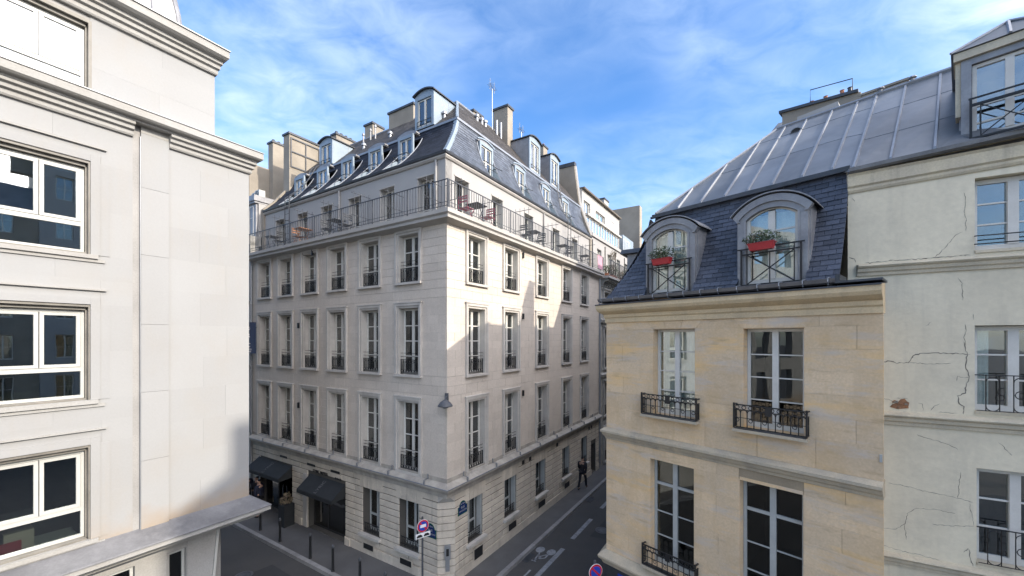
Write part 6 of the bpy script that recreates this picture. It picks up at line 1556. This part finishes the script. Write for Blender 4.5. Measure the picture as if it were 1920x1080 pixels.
# ---- balcony furniture
def table(fr, s, o, z, mat, label, w=.6, h=.72, cat='table', name='balcony_table'):
    t = thing(name, label, cat, fr.mat(s, o, z), 'tables on the hotel balcony')
    x = w / 2
    if mat == 'tablewood':
        for k in range(6): a = s - x + w * k / 6; mb = MB(); mb.box(a + .004, a + w / 6 - .004, o - x, o + x, z + h - .025, z + h); part('slat', mb, M[mat], t, fr)
    else:
        mb = MB(); mb.box(s - x, s + x, o - x * .9, o + x * .9, z + h - .02, z + h); part('top', mb, M[mat], t, fr)
    for sg in (-1, 1):
        mb = MB(); mb.tube([(s + sg * x * .8, o - x * .7, z), (s - sg * x * .6, o - x * .7, z + h - .02)], .012, 5); mb.tube([(s + sg * x * .8, o + x * .7, z), (s - sg * x * .6, o + x * .7, z + h - .02)], .012, 5); part('leg', mb, M[mat], t, fr)
def chair(fr, s, o, z, face, mat, label):
    t = thing('balcony_chair', label, 'chair', fr.mat(s, o, z), 'chairs on the hotel balcony')
    x = .20
    for k in range(4): mb = MB(); a = s - x + .4 * k / 4; mb.box(a + .006, a + .094, o - x, o + x, z + .44, z + .455); part('seat_slat', mb, M[mat], t, fr)
    bs_ = s + face * x
    for zz_ in (.62, .72, .80): mb = MB(); mb.box(bs_ - .01, bs_ + .01, o - x, o + x, z + zz_, z + zz_ + .05); part('back_slat', mb, M[mat], t, fr)
    for oo in (-x, x):
        mb = MB(); mb.tube([(bs_, o + oo, z + .85), (bs_, o + oo, z + .44), (s - face * x, o + oo, z)], .010, 5); part('leg', mb, M[mat], t, fr)
        mb = MB(); mb.tube([(s - face * x, o + oo, z + .44), (bs_ , o + oo, z)], .010, 5); part('leg', mb, M[mat], t, fr)
fz = 4.155
table(HL, 11.1, -.15, fz, 'iron', 'dark folding table at the far end of the left balcony, left of the ladder')
chair(HL, 10.6, -.15, fz, -1, 'iron', 'dark folding chair between the far left table and the roof ladder')
table(HL, 8.6, -.15, fz, 'tablewood', 'orange wooden table on the left balcony')
chair(HL, 9.0, -.2, fz, 1, 'tablewood', 'orange wooden folding chair beside the wooden table')
table(HL, 6.15, -.15, fz, 'irong', 'grey metal table in the middle of the left balcony')
chair(HL, 6.75, -.15, fz, 1, 'irong', 'grey folding chair left of the grey balcony table'); chair(HL, 5.6, -.15, fz, -1, 'irong', 'grey folding chair right of the grey balcony table')
table(HR, 1.75, -.12, fz, 'iron', 'dark table between raspberry chairs near the hotel corner', .62)
chair(HR, 1.2, -.15, fz, -1, 'redchair', 'raspberry folding chair nearest the hotel corner'); chair(HR, 2.45, -.12, fz, 1, 'redchair', 'raspberry folding chair on the far side of the corner table')
table(HR, 6.05, -.12, fz, 'irong', 'grey table on the middle of the right balcony')
chair(HR, 5.4, -.15, fz, -1, 'irong', 'grey folding chair nearer the corner than the middle right table'); chair(HR, 6.7, -.15, fz, 1, 'irong', 'grey folding chair beyond the middle right table')
table(HR, 9.2, -.12, fz, 'irong', 'grey table in front of the roof ladder on the right balcony'); chair(HR, 9.85, -.12, fz, 1, 'irong', 'grey folding chair at the foot of the right roof ladder')
table(HR, 12.2, -.12, fz, 'irong', 'grey table at the far end of the right balcony')
t = thing('pink_cloth', 'pale pink cloth hanging on the far end of the right balcony railing', 'cloth', HR.mat(13.6, .33, 4.3))
mb = MB(); n = 14
for k in range(n + 1): s = 13.15 + .85 * k / n; o = .36 + .015 * math.sin(k * 1.7); mb.v += [(s, o, 4.25), (s, o - .02, 5.08)]
for k in range(n): mb.f.append((2 * k, 2 * k + 2, 2 * k + 3, 2 * k + 1))
part('fabric', mb, M['pink'], t, HR)
# plants on the neighbour balcony
for i, (s, z, r) in enumerate(((15.2, 4.5, .3), (16.1, 4.6, .35), (17.0, 4.55, .38), (18.2, 4.5, .32), (19.3, 4.6, .4), (16.5, 5.6, .35))):
    t = thing('balcony_plant', ['bare twiggy plant nearest the hotel on the neighbour balcony', 'second twiggy plant on the neighbour balcony', 'leafy plant in the middle of the neighbour balcony', 'fourth plant along the neighbour balcony', 'leafy plant farthest along the neighbour balcony', 'climbing plant above the neighbour balcony railing'][i], 'plant', HR.mat(s, .2, 3.99), 'plants on the neighbour balcony')
    mb = MB(); mb.lathe([(.12, 3.99), (.16, 4.25)], (s, .2), 10); part('pot', mb, M['terra'], t, HR)
    foliage('leaves', HR, t, (s, .2, z), (r, .25, r), 160, M['leafd'] if i % 2 else M['leaf'], .05, 30 + i, False)
    mb = MB(); 
    for k in range(5): mb.tube([(s, .2, 4.2), (s + random.uniform(-.3, .3), .2 + random.uniform(-.2, .2), z + r)], .008, 3)
    part('stem', mb, M['brown'], t, HR)
# objects on the sill inside the lowest office window
t = thing('cardboard_box', 'cream box standing behind the lowest office window', 'box', LB.mat(3.65, -.5, -3.75))
mb = MB(); mb.box(3.45, 3.80, -.75, -.35, -3.80, -3.48); part('carton', mb, M['card'], t, LB)
mb = MB(); mb.box(3.60, 3.9, -.345, -.33, -3.80, -3.62); part('red_label', mb, M['red'], t, LB)
t = thing('window_shelf', 'white shelf board inside the lowest office window', 'shelf', LB.mat(3.4, -.6, -3.9)); mb = MB(); mb.box(2.9, 4.0, -.9, -.3, -3.86, -3.81); part('board', mb, M['pvc'], t, LB)

# ---- people
def skin(name, verts, edges, rad, mat, parent, M0, root=0, sub=1):
    me = bpy.data.meshes.new(name); me.from_pydata(verts, edges, []); me.materials.append(mat)
    o = put(name, me, parent, M0)
    o.modifiers.new('skin', 'SKIN'); sv = me.skin_vertices[0].data if me.skin_vertices else None
    if sv is None:
        bm = bmesh.new(); bm.from_mesh(me); bm.verts.layers.skin.verify(); bm.to_mesh(me); bm.free(); sv = me.skin_vertices[0].data
    for i, r in enumerate(rad): sv[i].radius = (r, r) if not isinstance(r, tuple) else r; sv[i].use_root = (i == root)
    o.modifiers['skin'].use_smooth_shade = True
    s = o.modifiers.new('sub', 'SUBSURF'); s.levels = sub; s.render_levels = sub
    return o
def person(pos, rot, label, step=.25, coat='cloth', legs='cloth', hair='cloth', bag=False):
    M0 = Matrix.Translation(pos) @ Matrix.Rotation(rot, 4, 'Z')
    t = thing('person', label, 'person', M0)
    k = step
    v = [(0, 0, .95), (0, 0, 1.15), (0, 0, 1.38), (0, .01, 1.49), (0, .02, 1.58), (0, .03, 1.70),
         (-.10, 0, .92), (-.11, -k * .35, .50), (-.11, -k * 1.1, .09), (-.11, -k * 1.1 + .15, .04),
         (.10, 0, .92), (.11, k * .75, .52), (.11, k * .9, .07), (.11, k * .9 + .16, .04),
         (-.20, 0, 1.40), (-.25, k * .3, 1.15), (-.24, k * .9, .92), (-.23, k * 1.0, .84),
         (.20, 0, 1.40), (.25, -k * .3, 1.15), (.24, -k * .6, .90), (.23, -k * .6, .82)]
    e = [(0, 1), (1, 2), (2, 3), (3, 4), (4, 5), (0, 6), (6, 7), (7, 8), (8, 9), (0, 10), (10, 11), (11, 12), (12, 13), (2, 14), (14, 15), (15, 16), (16, 17), (2, 18), (18, 19), (19, 20), (20, 21)]
    r = [(.15, .11), (.14, .10), (.16, .11), .055, .085, .09, .085, .055, .04, .035, .085, .055, .04, .035, .06, .045, .035, .035, .06, .045, .035, .035]
    skin('body', v, e, r, M['skin'], t, M0, 0, 2)
    skin('trousers', [v[0]] + v[6:9] + v[10:13], [(0, 1), (1, 2), (2, 3), (0, 4), (4, 5), (5, 6)], [(.16, .12), .10, .075, .06, .10, .075, .06], M[legs], t, M0)
    skin('coat', [(0, 0, .80), (0, 0, 1.15), (0, 0, 1.39), (0, .01, 1.46)] + [v[14], v[15], v[16], v[18], v[19], v[20]], [(0, 1), (1, 2), (2, 3), (2, 4), (4, 5), (5, 6), (2, 7), (7, 8), (8, 9)], [(.20, .15), (.17, .13), (.19, .14), .085, .08, .065, .05, .08, .065, .05], M[coat], t, M0)
    skin('hair', [(0, -.02, 1.60), (0, .0, 1.73)], [(0, 1)], [.09, .095], M[hair], t, M0)
    for i in (9, 13): skin('shoe', [(v[i][0], v[i][1] - .17, .05), (v[i][0], v[i][1] + .03, .04)], [(0, 1)], [.05, .045], M['cloth'], t, M0, 0)
q = HR.pt(10.55, .42); person((q.x, q.y, .12), -R(32.2), 'person in dark clothes walking away along the right wing pavement', .28)
for (s, o, a, lab, c) in ((12.15, .55, 40, 'leftmost dark clothed person standing under the left awning', 'clothn'), (11.75, .75, -60, 'second dark clothed person standing under the left awning', 'cloth'), (11.35, .45, 150, 'tallest dark clothed person standing under the left awning', 'cloth'), (10.85, .6, 90, 'dark clothed person under the left awning nearest the shop door', 'clothn')):
    q = HL.pt(s, o); person((q.x, q.y, .12), R(a), lab, .03, c)
